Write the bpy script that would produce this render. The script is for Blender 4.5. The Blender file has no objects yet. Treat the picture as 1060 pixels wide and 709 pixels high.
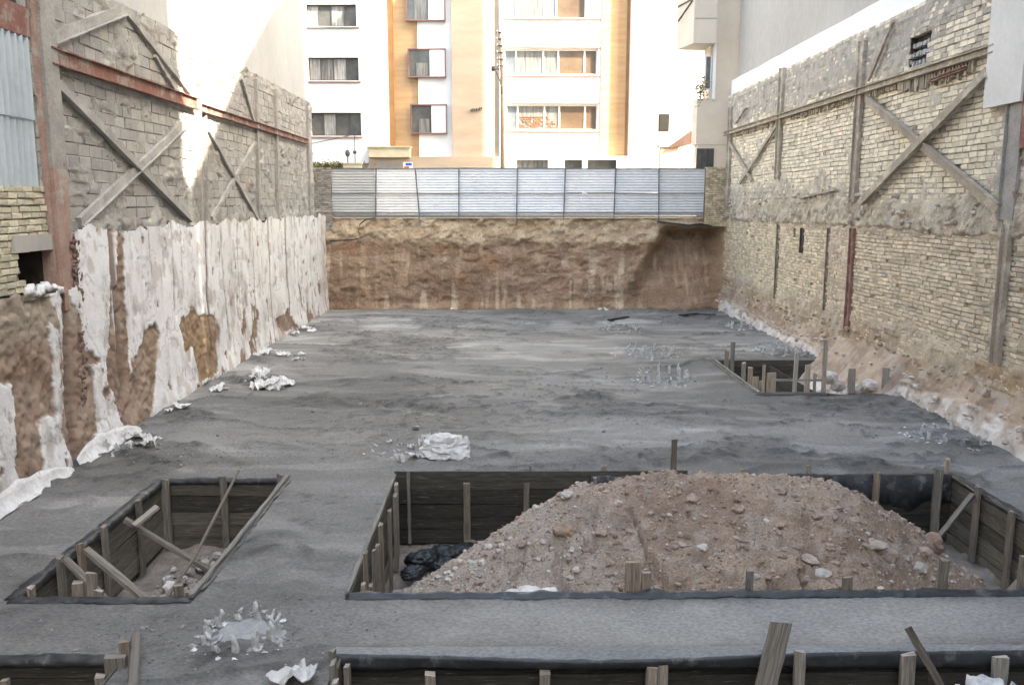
import bpy, math, random
import numpy as np
from mathutils import Vector, noise as mn
random.seed(7)
R = math.radians
SC = bpy.context.scene
COL = SC.collection

# ------------------------------------------------------------ camera maths
F, CX, CY = 880.0, 530.0, 354.5
PITCH = math.atan(142.5 / F); YAW = math.atan(8 / F); H = 4.4
def ray(u, v):
    a = (u - CX) / F; b = -(v - CY) / F
    x = a; y = math.cos(PITCH) + b * math.sin(PITCH); z = -math.sin(PITCH) + b * math.cos(PITCH)
    c, s = math.cos(YAW), math.sin(YAW)
    return (x * c + y * s, -x * s + y * c, z)
def G(u, v, z=0.0):
    r = ray(u, v); t = (z - H) / r[2]; return (r[0] * t, r[1] * t)
def WX(u, v, x):                       # hit a plane x = const -> (y, z)
    r = ray(u, v); t = x / r[0]; return (r[1] * t, H + r[2] * t)
def WY(u, v, y):                       # hit a plane y = const -> (x, z)
    r = ray(u, v); t = y / r[1]; return (r[0] * t, H + r[2] * t)

rnd = random.uniform
def tnc(c, a, b):
    k = rnd(a, b); return tuple(q * k for q in c)
# ------------------------------------------------------------ numpy noise
def _h(ix, iy, s):
    n = (ix.astype(np.int64) * 374761393 + iy.astype(np.int64) * 668265263 + s * 1442695041) & 0x7fffffff
    n = ((n ^ (n >> 13)) * 1274126177) & 0x7fffffff
    n = (n ^ (n >> 16)) & 0xffff
    return n / 65535.0
def vn(x, y, s=0):
    x = np.asarray(x, float); y = np.asarray(y, float)
    ix = np.floor(x); iy = np.floor(y); fx = x - ix; fy = y - iy
    fx = fx * fx * (3 - 2 * fx); fy = fy * fy * (3 - 2 * fy)
    a = _h(ix, iy, s); b = _h(ix + 1, iy, s); c = _h(ix, iy + 1, s); d = _h(ix + 1, iy + 1, s)
    return (a + (b - a) * fx) * (1 - fy) + (c + (d - c) * fx) * fy
def fbm(x, y, o=4, s=0):
    v = 0; a = .5; t = 0
    for i in range(o):
        v = v + a * vn(np.asarray(x) * 2 ** i + 17.3 * i, np.asarray(y) * 2 ** i - 9.1 * i, s + i * 31); t += a; a *= .5
    return v / t                        # 0..1
def sstep(a, b, x):
    t = np.clip((np.asarray(x, float) - a) / (b - a), 0, 1); return t * t * (3 - 2 * t)
def mixc(a, b, m):
    m = np.asarray(m)[..., None]; return np.asarray(a) * (1 - m) + np.asarray(b) * m
def inpoly(px, py, poly):
    ins = np.zeros(px.shape, bool); n = len(poly); j = n - 1
    for i in range(n):
        xi, yi = poly[i]; xj, yj = poly[j]
        c = ((yi > py) != (yj > py)) & (px < (xj - xi) * (py - yi) / ((yj - yi) or 1e-9) + xi)
        ins ^= c; j = i
    return ins

# ------------------------------------------------------------ materials
def mat(name, c1, c2=None, scale=2.0, rough=.9, bump=.3, bscale=30, col=False, stretch=(1, 1, 1), metal=0.0,
        fine=(.8, 1.15), uv=False, spec=.3, coat=0.0, rvar=0.0, trans=0.0, bdist=.02, dirt=None):
    m = bpy.data.materials.new(name); m.use_nodes = True; nt = m.node_tree; N = nt.nodes; L = nt.links
    b = N['Principled BSDF']; b.inputs['Roughness'].default_value = rough; b.inputs['Metallic'].default_value = metal
    b.inputs['Specular IOR Level'].default_value = spec; b.inputs['Coat Weight'].default_value = coat
    if trans: b.inputs['Transmission Weight'].default_value = trans
    tc = N.new('ShaderNodeTexCoord'); mp = N.new('ShaderNodeMapping'); mp.inputs['Scale'].default_value = stretch
    L.new(tc.outputs['UV' if uv else 'Object'], mp.inputs['Vector'])
    n1 = N.new('ShaderNodeTexNoise'); n1.inputs['Scale'].default_value = scale; n1.inputs['Detail'].default_value = 6
    n1.inputs['Roughness'].default_value = .6
    n2 = N.new('ShaderNodeTexNoise'); n2.inputs['Scale'].default_value = bscale; n2.inputs['Detail'].default_value = 5
    n2.inputs['Roughness'].default_value = .65
    L.new(mp.outputs[0], n1.inputs['Vector']); L.new(mp.outputs[0], n2.inputs['Vector'])
    r1 = N.new('ShaderNodeValToRGB'); r1.color_ramp.elements[0].position = .36; r1.color_ramp.elements[1].position = .64
    r1.color_ramp.elements[0].color = (*c1, 1); r1.color_ramp.elements[1].color = (*(c2 or c1), 1)
    L.new(n1.outputs['Fac'], r1.inputs[0])
    mr = N.new('ShaderNodeMapRange'); mr.inputs['From Min'].default_value = .3; mr.inputs['From Max'].default_value = .7
    mr.inputs['To Min'].default_value = fine[0]; mr.inputs['To Max'].default_value = fine[1]
    L.new(n2.outputs['Fac'], mr.inputs['Value'])
    sc = N.new('ShaderNodeVectorMath'); sc.operation = 'SCALE'
    L.new(r1.outputs[0], sc.inputs[0]); L.new(mr.outputs[0], sc.inputs['Scale'])
    out = sc.outputs[0]
    if col:
        at = N.new('ShaderNodeAttribute'); at.attribute_name = 'Col'
        mu = N.new('ShaderNodeVectorMath'); mu.operation = 'MULTIPLY'
        L.new(out, mu.inputs[0]); L.new(at.outputs['Color'], mu.inputs[1]); out = mu.outputs[0]
    if dirt:                                                # (colour, scale, threshold, softness) stains of their own shape
        n3 = N.new('ShaderNodeTexNoise'); n3.inputs['Scale'].default_value = dirt[1]; n3.inputs['Detail'].default_value = 8
        n3.inputs['Roughness'].default_value = .7
        L.new(mp.outputs[0], n3.inputs['Vector'])
        r3 = N.new('ShaderNodeMapRange'); r3.inputs['From Min'].default_value = dirt[2]; r3.inputs['From Max'].default_value = dirt[2] + dirt[3]
        L.new(n3.outputs['Fac'], r3.inputs['Value'])
        mx = N.new('ShaderNodeMix'); mx.data_type = 'RGBA'
        L.new(r3.outputs[0], mx.inputs['Factor']); L.new(out, mx.inputs['A']); mx.inputs['B'].default_value = (*dirt[0], 1)
        out = mx.outputs['Result']
    L.new(out, b.inputs['Base Color'])
    if rvar:
        rr = N.new('ShaderNodeMapRange'); rr.inputs['From Min'].default_value = .35; rr.inputs['From Max'].default_value = .65
        rr.inputs['To Min'].default_value = rough - rvar; rr.inputs['To Max'].default_value = rough + rvar * .4
        L.new(n1.outputs['Fac'], rr.inputs['Value']); L.new(rr.outputs[0], b.inputs['Roughness'])
    if bump:
        bp = N.new('ShaderNodeBump'); bp.inputs['Strength'].default_value = bump; bp.inputs['Distance'].default_value = bdist
        L.new(n2.outputs['Fac'], bp.inputs['Height']); L.new(bp.outputs[0], b.inputs['Normal'])
    return m

M = {}
W1 = (1, 1, 1)
M['slab'] = mat('fresh_concrete', (.86, .86, .86), (1.1, 1.1, 1.1), 1.3, .78, .8, 26, col=True, fine=(.66, 1.28), rvar=.12, bdist=.03, stretch=(.8, 1.2, 1))
M['pitsoil'] = mat('pit_soil', (.20, .17, .14), (.34, .30, .27), 3, .95, .8, 25, bdist=.04)
M['wood'] = mat('weathered_timber', (.75, .75, .75), (1.2, 1.2, 1.2), 1.0, .85, .5, 3.2, col=True, uv=True, stretch=(1.2, 22, 1), fine=(.5, 1.4), bdist=.01, dirt=((.27, .27, .26), 2.6, .60, .07))
M['liner'] = mat('dark_plastic_sheet', (.025, .028, .032), (.05, .055, .06), 3, .38, .5, 14, spec=.5, dirt=((.14, .14, .145), 4, .56, .1))
M['soilpile'] = mat('dug_soil', (.9, .9, .9), (1.1, 1.08, 1.05), 3, .95, 1.0, 34, col=True, fine=(.68, 1.25), bdist=.05)
M['stone'] = mat('broken_stone', (.8, .8, .8), (1.15, 1.12, 1.1), 6, .9, .5, 40, col=True)
M['plaster'] = mat('wall_plaster', (.93, .93, .94), (1.04, 1.03, 1.02), 1.2, .88, .6, 22, col=True, fine=(.88, 1.08), bdist=.02)
M['masonry'] = mat('masonry', (.9, .9, .9), (1.08, 1.07, 1.05), 4, .92, .6, 45, col=True, fine=(.72, 1.2), bdist=.015)
M['mortar'] = mat('rough_mortar', (.85, .85, .85), (1.12, 1.1, 1.07), 2.5, .95, .9, 38, col=True, fine=(.65, 1.22), bdist=.03)
M['steelgray'] = mat('gray_painted_steel', (.26, .245, .225), (.36, .34, .31), 2, .6, .4, 20, fine=(.8, 1.15), dirt=((.20, .10, .07), 2.5, .60, .06))
M['bracel'] = mat('cement_smeared_steel', (.33, .315, .29), (.42, .40, .375), 2, .8, .6, 24, fine=(.75, 1.15), dirt=((.46, .44, .41), 2.2, .52, .10))
M['bracer'] = mat('mortar_smeared_steel', (.33, .28, .225), (.42, .36, .295), 2, .85, .6, 24, fine=(.75, 1.15), dirt=((.56, .50, .41), 2.2, .52, .10))
M['rust'] = mat('rusty_steel', (.22, .10, .08), (.30, .15, .12), 3, .8, .5, 25, dirt=((.33, .29, .25), 3, .50, .12))
M['oldred'] = mat('faded_red_primer', (.34, .215, .175), (.42, .30, .25), 2, .8, .5, 25, dirt=((.42, .38, .34), 3, .52, .12))
M['bank'] = mat('cut_earth', (.88, .86, .84), (1.1, 1.08, 1.06), 1.2, .95, 1.0, 14, col=True, fine=(.7, 1.25), bdist=.06)
M['zinc'] = mat('galvanised_sheet', (.78, .79, .80), (.88, .885, .89), .7, .5, .05, 5, metal=.05, spec=.5, fine=(.93, 1.06), col=True)
M['post'] = mat('fence_steel', (.12, .12, .13), (.2, .2, .21), 3, .6, .1)
M['white'] = mat('white_render', (.80, .80, .80), (.84, .84, .835), .4, .85, .15, 12, fine=(.96, 1.03), bdist=.01)
M['whiteold'] = mat('weathered_white_render', (.40, .395, .39), (.47, .465, .46), .35, .88, .25, 9, fine=(.93, 1.05), dirt=((.38, .375, .37), .8, .55, .2), stretch=(1, 1, .45))
M['offwhite'] = mat('off_white_plaster', (.64, .62, .59), (.72, .70, .67), .8, .85, .2, 10, fine=(.94, 1.04))
M['grayrender'] = mat('gray_cement_render', (.40, .375, .345), (.46, .435, .40), .3, .9, .35, 6, fine=(.9, 1.06), dirt=((.42, .40, .37), .5, .58, .2), stretch=(1, 1, .5))
M['orange'] = mat('orange_stone_cladding', (.47, .30, .155), (.55, .37, .21), 1.5, .6, .1, 20, fine=(.92, 1.06), stretch=(.4, .4, 3))
M['brown'] = mat('brown_shadow_and_joint', (.30, .16, .07), (.36, .20, .09), 2, .7, .1)  # brown edges and joint; the right edge paints the pilaster's shadow
M['beige'] = mat('beige_stone_cladding', (.44, .34, .255), (.50, .395, .305), 1.0, .7, .1, 15, fine=(.95, 1.04), stretch=(.5, .5, 2))
M['cream'] = mat('cream_stone_cladding', (.62, .54, .45), (.68, .60, .51), 1.0, .7, .15, 15, fine=(.95, 1.04))
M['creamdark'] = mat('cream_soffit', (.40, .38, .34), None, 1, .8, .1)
M['mauve'] = mat('mauve_trim', (.22, .12, .12), (.28, .17, .16), 2, .7, 0)
M['frame'] = mat('window_frame_white', (.75, .74, .72), None, 2, .45, 0)
M['framedark'] = mat('window_frame_dark', (.07, .07, .07), None, 2, .5, 0)
M['glassdark'] = mat('dark_window_glass', (.06, .065, .065), (.12, .12, .115), 1.2, .12, 0, spec=.6)
M['glasscurtain'] = mat('curtained_glass', (.10, .10, .095), (.24, .235, .225), 2.2, .25, 0, spec=.5, stretch=(5, 1, .4))
M['glassmid'] = mat('net_curtain_glass', (.16, .16, .155), (.38, .375, .36), 2.5, .2, 0, spec=.5, stretch=(6, 1, .5))
M['glassblue'] = mat('pale_blue_glass', (.10, .115, .13), (.17, .19, .21), .8, .2, 0, spec=.5)
M['glasstan'] = mat('tan_blind_glass', (.10, .065, .042), (.15, .105, .07), .9, .25, 0, spec=.5)
M['cream2'] = mat('pale_awning', (.55, .48, .34), (.62, .55, .4), 2, .8, .1)
M['roof'] = mat('awning_roof', (.08, .045, .038), (.11, .062, .055), 2, .8, .1)
M['leaf'] = mat('leaves', (.09, .10, .03), (.16, .15, .05), 5, .7, .2)
M['dryleaf'] = mat('dry_leaves', (.16, .14, .08), (.28, .24, .15), 5, .8, .2)
M['plastic'] = mat('white_plastic_film', (.56, .55, .54), (.72, .71, .70), 6, .5, .5, 18, spec=.4, fine=(.86, 1.05), bdist=.03, dirt=((.36, .35, .33), 4, .60, .12))
M['foam'] = mat('white_scrap', (.66, .66, .66), (.78, .78, .77), 5, .6, .3, 20, dirt=((.34, .33, .31), 5, .55, .12))
M['grayscrap'] = mat('cement_crusted_scrap', (.30, .30, .30), (.5, .5, .5), 9, .8, .5, 30)
M['bar'] = mat('cement_coated_rebar', (.46, .465, .465), (.68, .685, .685), 12, .7, .6, 60)
M['crust'] = mat('cement_and_plastic_crumbs', (.55, .55, .55), (.85, .85, .85), 7, .7, .5, 40, col=True)
M['blackscrap'] = mat('black_plastic', (.015, .017, .02), (.04, .045, .05), 5, .35, .5, 12)
M['asphalt'] = mat('asphalt', (.045, .045, .047), (.06, .06, .06), 1, .9, .4, 60)
M['ground'] = mat('bare_ground', (.26, .22, .17), (.34, .29, .23), .5, .95, .8, 8)
M['bluepaint'] = mat('blue_sign_paint', (.03, .11, .55), None, 2, .5, 0)
M['redpaint'] = mat('red_sign_paint', (.5, .12, .08), None, 2, .5, 0)
M['lightpaint'] = mat('white_sign_paint', (.78, .78, .78), None, 2, .5, 0)
M['brickorange'] = mat('orange_brick_pattern', (.28, .10, .05), (.36, .17, .10), 6, .8, .2)
M['polewood'] = mat('utility_pole_concrete', (.40, .29, .22), (.48, .36, .28), 1.5, .85, .2, 12)
M['shadowgap'] = mat('shaded_slot', (.16, .13, .10), (.30, .25, .20), 5, .95, .6, 30)  # dark tone painted in for the shade of slots in the brickwork
M['blackpane'] = mat('unlit_opening', (.008, .008, .008), (.012, .012, .012), 3, .6, 0)
M['darkhole'] = mat('shaded_recess', (.05, .04, .035), (.10, .08, .07), 3, .95, .5)  # near-black tone paints the shade inside the holes
M['ceramic'] = mat('insulator_ceramic', (.3, .3, .3), (.5, .5, .5), 8, .4, 0)

# ------------------------------------------------------------ object helpers
ORG = {}
def setp(o, label=None, cat=None, group=None, kind=None):
    if label: o['label'] = label
    if cat: o['category'] = cat
    if group: o['group'] = group
    if kind: o['kind'] = kind
    return o
def empty(name, label, cat, loc, group=None):
    o = bpy.data.objects.new(name, None); COL.objects.link(o); o.location = loc; o.empty_display_size = .2
    ORG[o.name] = Vector(loc); return setp(o, label, cat, group)
def link(name, me, mt, parent=None, V=None):
    """me in world coordinates; moves its origin to the parent's (or its own base)."""
    o = bpy.data.objects.new(name, me); COL.objects.link(o)
    co = np.empty(len(me.vertices) * 3, np.float32); me.vertices.foreach_get('co', co); co = co.reshape(-1, 3)
    if parent is not None:
        org = ORG[parent.name]; o.parent = parent
    else:
        mi, ma = co.min(0), co.max(0); org = Vector(((mi[0] + ma[0]) / 2, (mi[1] + ma[1]) / 2, mi[2])); o.location = org
    ORG[o.name] = Vector(org)
    co -= np.array(org, np.float32); me.vertices.foreach_set('co', co.ravel()); me.update()
    if isinstance(mt, (list, tuple)):
        for x in mt: me.materials.append(x)
    else: me.materials.append(mt)
    return o
class MB:
    def __init__(s): s.v = []; s.f = []; s.c = []; s.u = []; s.m = []
    def face(s, idx, c=W1, uv=None, mi=0):
        s.f.append(tuple(idx)); s.c.append(c); s.m.append(mi)
        s.u.append(uv or [(0, 0)] * len(idx))
    def quad(s, a, b, c, d, col=W1, mi=0):
        n = len(s.v); s.v += [tuple(a), tuple(b), tuple(c), tuple(d)]
        a_, b_, d_ = Vector(a), Vector(b), Vector(d); w = (b_ - a_).length; h = (d_ - a_).length
        s.face((n, n + 1, n + 2, n + 3), col, [(0, 0), (w, 0), (w, h), (0, h)], mi)
    def box(s, x0, x1, y0, y1, z0, z1, col=W1, mi=0, j=0):
        n = len(s.v); q = lambda: random.uniform(-j, j) if j else 0
        s.v += [(x + q(), y + q(), z + q()) for z in (z0, z1) for x, y in ((x0, y0), (x1, y0), (x1, y1), (x0, y1))]
        o = random.uniform(0, 50)
        for f in ((0, 3, 2, 1), (4, 5, 6, 7), (0, 1, 5, 4), (1, 2, 6, 5), (2, 3, 7, 6), (3, 0, 4, 7)):
            p = [Vector(s.v[n + k]) for k in f]; w = (p[1] - p[0]).length; h = (p[3] - p[0]).length
            if w < h: uv = [(o, o), (o, o + w), (o + h, o + w), (o + h, o)]
            else: uv = [(o, o), (o + w, o), (o + w, o + h), (o, o + h)]
            s.face([n + k for k in f], col, uv, mi)
    def beam(s, p0, p1, w, d, up=(0, 0, 1), segs=5, jit=.004, col=None, cut=0.0, bow=0.0):
        """a sawn timber or bar from p0 to p1, w wide (across up), d deep."""
        if col is None:
            k = random.uniform(.7, 1.25); col = (.175 * k, .160 * k, .140 * k)
        p0, p1 = Vector(p0), Vector(p1); t = (p1 - p0); Lh = t.length; t.normalize()
        a = t.cross(Vector(up));
        if a.length < 1e-3: a = t.cross(Vector((0, 1, 0)))
        a.normalize(); b = t.cross(a).normalized(); n = len(s.v); o = random.uniform(0, 60)
        bd = random.uniform(-bow, bow)
        for i in range(segs + 1):
            fr = i / segs; c = p0 + t * Lh * fr + a * bd * math.sin(fr * math.pi)
            for k, (sa, sb) in enumerate(((-1, -1), (1, -1), (1, 1), (-1, 1))):
                e = Vector([random.uniform(-jit, jit) for _ in range(3)])
                ex = t * (random.uniform(-cut, cut) if i == segs else 0)
                s.v.append(tuple(c + a * sa * w / 2 + b * sb * d / 2 + e + ex))
        per = [0, w, w + d, 2 * w + d, 2 * w + 2 * d]
        for i in range(segs):
            for k in range(4):
                k2 = (k + 1) % 4; u0, u1 = i / segs * Lh + o, (i + 1) / segs * Lh + o
                s.face((n + i * 4 + k, n + i * 4 + k2, n + i * 4 + 4 + k2, n + i * 4 + 4 + k), col,
                       [(u0, per[k] + o), (u0, per[k + 1] + o), (u1, per[k + 1] + o), (u1, per[k] + o)])
        s.face((n + 3, n + 2, n + 1, n), col, [(o, 0), (o + .01, 0), (o + .01, .01), (o, .01)])
        e = n + segs * 4; s.face((e, e + 1, e + 2, e + 3), tuple(x * 1.3 for x in col), [(o, 0), (o + w * .2, 0), (o + w * .2, d), (o, d)])
    def tube(s, pts, r, n=8, col=W1, cap=True):
        pts = [Vector(p) for p in pts]; b0 = len(s.v); rr = r if isinstance(r, (list, tuple)) else [r] * len(pts)
        for i, p in enumerate(pts):
            t = (pts[min(i + 1, len(pts) - 1)] - pts[max(i - 1, 0)]).normalized()
            a = t.cross(Vector((0, 0, 1)) if abs(t.z) < .9 else Vector((1, 0, 0))).normalized(); b = t.cross(a)
            for k in range(n):
                th = 2 * math.pi * k / n; s.v.append(tuple(p + (a * math.cos(th) + b * math.sin(th)) * rr[i]))
        for i in range(len(pts) - 1):
            for k in range(n):
                k2 = (k + 1) % n; s.face((b0 + i * n + k, b0 + i * n + k2, b0 + (i + 1) * n + k2, b0 + (i + 1) * n + k), col)
        if cap:
            s.face([b0 + k for k in range(n)][::-1], col); e = b0 + (len(pts) - 1) * n; s.face([e + k for k in range(n)], col)
    def build(s, name, mt, parent=None, smooth=False):
        me = bpy.data.meshes.new(name); me.from_pydata(s.v, [], s.f)
        uv = me.uv_layers.new(name='UVMap'); flat = np.array([q for f in s.u for q in f], np.float32).ravel(); uv.data.foreach_set('uv', flat)
        ca = me.color_attributes.new('Col', 'FLOAT_COLOR', 'CORNER')
        cc = np.array([(*c, 1) for f, c in zip(s.f, s.c) for _ in f], np.float32).ravel(); ca.data.foreach_set('color', cc)
        me.polygons.foreach_set('material_index', s.m)
        if smooth: me.polygons.foreach_set('use_smooth', [True] * len(s.f))
        return link(name, me, mt, parent)
def grid(name, P, mt, parent=None, col=None, keep=None, smooth=True, extra=None, flip=False):
    n, m, _ = P.shape; V = P.reshape(-1, 3)
    i = np.arange(n * m).reshape(n, m)
    f = np.stack([i[:-1, :-1], i[1:, :-1], i[1:, 1:], i[:-1, 1:]], -1)
    if flip: f = f[..., ::-1]
    f = f[keep] if keep is not None else f.reshape(-1, 4)
    V = V.tolist(); f = f.tolist(); c = None if col is None else col.reshape(-1, 3)
    if extra:
        b = len(V); V += [tuple(p) for p in extra[0]]; f += [tuple(b + k for k in q) for q in extra[1]]
        if c is not None: c = np.vstack([c, np.tile(np.array(extra[2]), (len(extra[0]), 1))])
    me = bpy.data.meshes.new(name); me.from_pydata(V, [], f)
    if c is not None:
        ca = me.color_attributes.new('Col', 'FLOAT_COLOR', 'POINT')
        ca.data.foreach_set('color', np.hstack([c, np.ones((len(c), 1))]).astype(np.float32).ravel())
    if smooth: me.polygons.foreach_set('use_smooth', [True] * len(f))
    # drop loose vertices
    import bmesh
    if keep is not None:
        bm = bmesh.new(); bm.from_mesh(me); bmesh.ops.delete(bm, geom=[v for v in bm.verts if not v.link_faces], context='VERTS'); bm.to_mesh(me); bm.free()
    return link(name, me, mt, parent)
import bmesh
_ico = {}
def ico(sub):
    if sub not in _ico:
        bm = bmesh.new(); bmesh.ops.create_icosphere(bm, subdivisions=sub, radius=1)
        _ico[sub] = ([v.co.copy() for v in bm.verts], [tuple(v.index for v in f.verts) for f in bm.faces]); bm.free()
    return _ico[sub]
def lump(mb, loc, r, squash=(1, 1, 1), amp=.35, freq=1.3, sub=2, col=W1, ridged=False, rz=None):
    V, Fc = ico(sub); b = len(mb.v); sd = Vector([random.uniform(-99, 99) for _ in range(3)]); rz = random.uniform(0, 6.3) if rz is None else rz
    c, s_ = math.cos(rz), math.sin(rz)
    for v in V:
        q = mn.noise(v * freq + sd) + .5 * mn.noise(v * freq * 2.3 + sd)
        if ridged: q = .6 - 1.8 * abs(q)
        p = v * (1 + amp * q); x, y, z = p.x * squash[0], p.y * squash[1], p.z * squash[2]
        mb.v.append((loc[0] + r * (x * c - y * s_), loc[1] + r * (x * s_ + y * c), loc[2] + r * z))
    for f in Fc: mb.face([b + k for k in f], col)

def shard(mb, loc, r, sq=(1, 1, .5), tilt=.5, col=W1, n=7):
    """a torn, crumpled flake of sheet: irregular outline, folded surface, real thickness."""
    sd = rnd(-99, 99); rz = rnd(0, 6.3); tl = rnd(-tilt, tilt); t2 = rnd(-tilt, tilt); c, s_ = math.cos(rz), math.sin(rz); b = len(mb.v); rim = []
    pts = []
    for i in range(n):
        for k in range(n):
            u, v = i / (n - 1) * 2 - 1, k / (n - 1) * 2 - 1; th = math.atan2(v, u); R_ = 1 + .55 * mn.noise(Vector((math.cos(th) * 1.6, math.sin(th) * 1.6, sd)))
            m_ = max(abs(u), abs(v)) / (math.hypot(u, v) + 1e-6); x, y = u * m_ * R_ * sq[0], v * m_ * R_ * sq[1]
            z = sq[2] * (.55 - abs(mn.noise(Vector((u * 1.5, v * 1.5, sd + 5)))) * 2.2 + .5 * mn.noise(Vector((u * 3.5, v * 3.5, sd)))) + x * tl + y * t2
            pts.append((x, y, z))
    zm = min(p[2] for p in pts)
    for off in (0, -.05):
        for x, y, z in pts: mb.v.append((loc[0] + r * (x * c - y * s_), loc[1] + r * (x * s_ + y * c), loc[2] + r * (z - zm + off) ))
    g = lambda i, k, l: b + l * n * n + i * n + k
    for i in range(n - 1):
        for k in range(n - 1):
            mb.face((g(i, k, 0), g(i + 1, k, 0), g(i + 1, k + 1, 0), g(i, k + 1, 0)), col); mb.face((g(i, k, 1), g(i, k + 1, 1), g(i + 1, k + 1, 1), g(i + 1, k, 1)), col)
    for i in range(n - 1):
        mb.face((g(i, 0, 0), g(i, 0, 1), g(i + 1, 0, 1), g(i + 1, 0, 0)), col); mb.face((g(i, n - 1, 0), g(i + 1, n - 1, 0), g(i + 1, n - 1, 1), g(i, n - 1, 1)), col)
        mb.face((g(0, i, 0), g(0, i + 1, 0), g(0, i + 1, 1), g(0, i, 1)), col); mb.face((g(n - 1, i, 0), g(n - 1, i, 1), g(n - 1, i + 1, 1), g(n - 1, i + 1, 0)), col)

# ------------------------------------------------------------ pits
PITS = {'A': (-5.57, -3.52, 9.04, 13.30), 'B': (-1.80, 7.40, 9.10, 13.42), 'C': (5.95, 9.15, 19.38, 23.95),
        'D': (-1.65, 7.45, 3.6, 7.86), 'E': (-6.4, -3.72, 3.6, 7.80)}
DEPTH = 1.15
def frontsag(x): return -.16 * np.exp(-((x - 1.1) / 2.0) ** 2)
def axis(lo, hi, step, marks):
    a = np.arange(lo, hi, step); a = np.array([q for q in a if min(abs(q - k) for k in marks) > step * .45])
    return np.array(sorted(list(a) + [k for k in marks] + [hi]))
xs = axis(-8.0, 9.9, .06, sorted({k for p in PITS.values() for k in p[:2]}))
ys = axis(2.0, 36.6, .065, sorted({k for p in PITS.values() for k in p[2:]}))
X, Y = np.meshgrid(xs, ys, indexing='ij')
wx = X + 1.6 * (fbm(X * .35, Y * .35, 3, 5) - .5); wy = Y + 1.6 * (fbm(X * .3, Y * .45, 3, 9) - .5)
base = (fbm(wx * .35, wy * .5, 4, 1) - .5) * .12
rid = 1 - np.abs(fbm(wx * .33, wy * .62, 3, 21) - .5) * 2; ridge = sstep(.93, .99, rid)
rid2 = 1 - np.abs(fbm(wx * .8 + 40, wy * 1.5, 3, 61) - .5) * 2; ridge2 = sstep(.955, .99, rid2) * sstep(.45, .6, fbm(X * .25, Y * .25, 2, 3))
rub = sstep(.50, .66, fbm(wx * .45 + 7, wy * .75, 4, 41))                      # trodden, cloddy patches
rub = np.maximum(rub, .9 * np.exp(-((X + 1.8) / 3.2) ** 2 - ((Y - 17.2) / 2.6) ** 2))
rub = np.maximum(rub, .7 * np.exp(-((X + 3.2) / 2.5) ** 2 - ((Y - 8.3) / .6) ** 2))
beamz = np.exp(-((X - 3) / 5.0) ** 4 - ((Y - 8.5) / .5) ** 4)                 # smooth screeded strip between the two long pits
rub = rub * (1 - beamz)
clod = (fbm(X * 7, Y * 7, 3, 77) - .5)
clod2 = np.clip(fbm(X * 4.2, Y * 4.2, 2, 99) - .62, 0, 1)
tyre = np.sin(wy * 4.3 + 1.1 * np.sin(wx * .8)) * .006
Z = base + (ridge * .05 + ridge2 * .05) * (1 - beamz) + rub * (clod * .055 + clod2 * .14) + clod * .02 + tyre * (1 - beamz)
edge = np.ones_like(X)
for k, (a, b, c, d) in PITS.items():
    dx = np.maximum(np.maximum(a - X, X - b), 0); dy = np.maximum(np.maximum(c - Y, Y - d), 0)
    edge = np.minimum(edge, sstep(0, .35, np.hypot(dx, dy)))
Z = Z * edge
base_c = np.array([.268, .262, .250])
tone = .80 + .42 * (fbm(wx * .22, wy * .5, 4, 111) - .5) * 2
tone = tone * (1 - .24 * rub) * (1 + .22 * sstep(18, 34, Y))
tone = tone * (1 - .45 * ridge * (fbm(X * 2, Y * 2, 2, 4))) * (1 - .3 * ridge2)
tone = tone * (1 - .34 * sstep(.60, .70, fbm(X * 5, Y * 7, 4, 200)) * (.25 + rub))
tone = tone * (1 + .38 * sstep(.55, .70, fbm(wx * .5, wy * 2.2, 4, 301)) * (1 - rub))
tone = tone * (1 - beamz) + beamz * (1.16 + .25 * (fbm(X * 1.2, Y * 2, 3, 8) - .5))
warm = sstep(.45, .7, fbm(X * .3, Y * .3, 3, 401))[..., None]
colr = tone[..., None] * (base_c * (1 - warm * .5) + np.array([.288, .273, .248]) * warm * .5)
keep = np.ones((len(xs) - 1, len(ys) - 1), bool)
xm = (xs[1:] + xs[:-1]) / 2; ym = (ys[1:] + ys[:-1]) / 2
for a, b, c, d in PITS.values():
    keep[np.ix_((xm > a) & (xm < b), (ym > c) & (ym < d))] = False
ev, ef = [], []
for a, b, c, d in PITS.values():
    n = len(ev); ev += [(a, c, 0), (b, c, 0), (b, d, 0), (a, d, 0), (a, c, -1.3), (b, c, -1.3), (b, d, -1.3), (a, d, -1.3)]
    ef += [(n, n + 4, n + 5, n + 1), (n + 1, n + 5, n + 6, n + 2), (n + 2, n + 6, n + 7, n + 3), (n + 3, n + 7, n + 4, n)]
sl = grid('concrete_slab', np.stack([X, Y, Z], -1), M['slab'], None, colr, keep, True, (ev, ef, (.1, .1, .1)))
setp(sl, kind='structure')
def slabz(x, y):
    i = min(max(int(np.searchsorted(xs, x)), 0), len(xs) - 1); j = min(max(int(np.searchsorted(ys, y)), 0), len(ys) - 1)
    return float(Z[i, j])
gx, gy = np.meshgrid(np.arange(-8, 10, .09), np.arange(3, 25, .09), indexing='ij')
setp(grid('pit_floor', np.stack([gx, gy, -DEPTH + .14 * (fbm(gx * 2, gy * 2, 4, 5) - .5) + .09 * np.clip(fbm(gx * 5, gy * 5, 2, 6) - .55, 0, 1) * 3], -1), M['pitsoil']), kind='structure')

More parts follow.
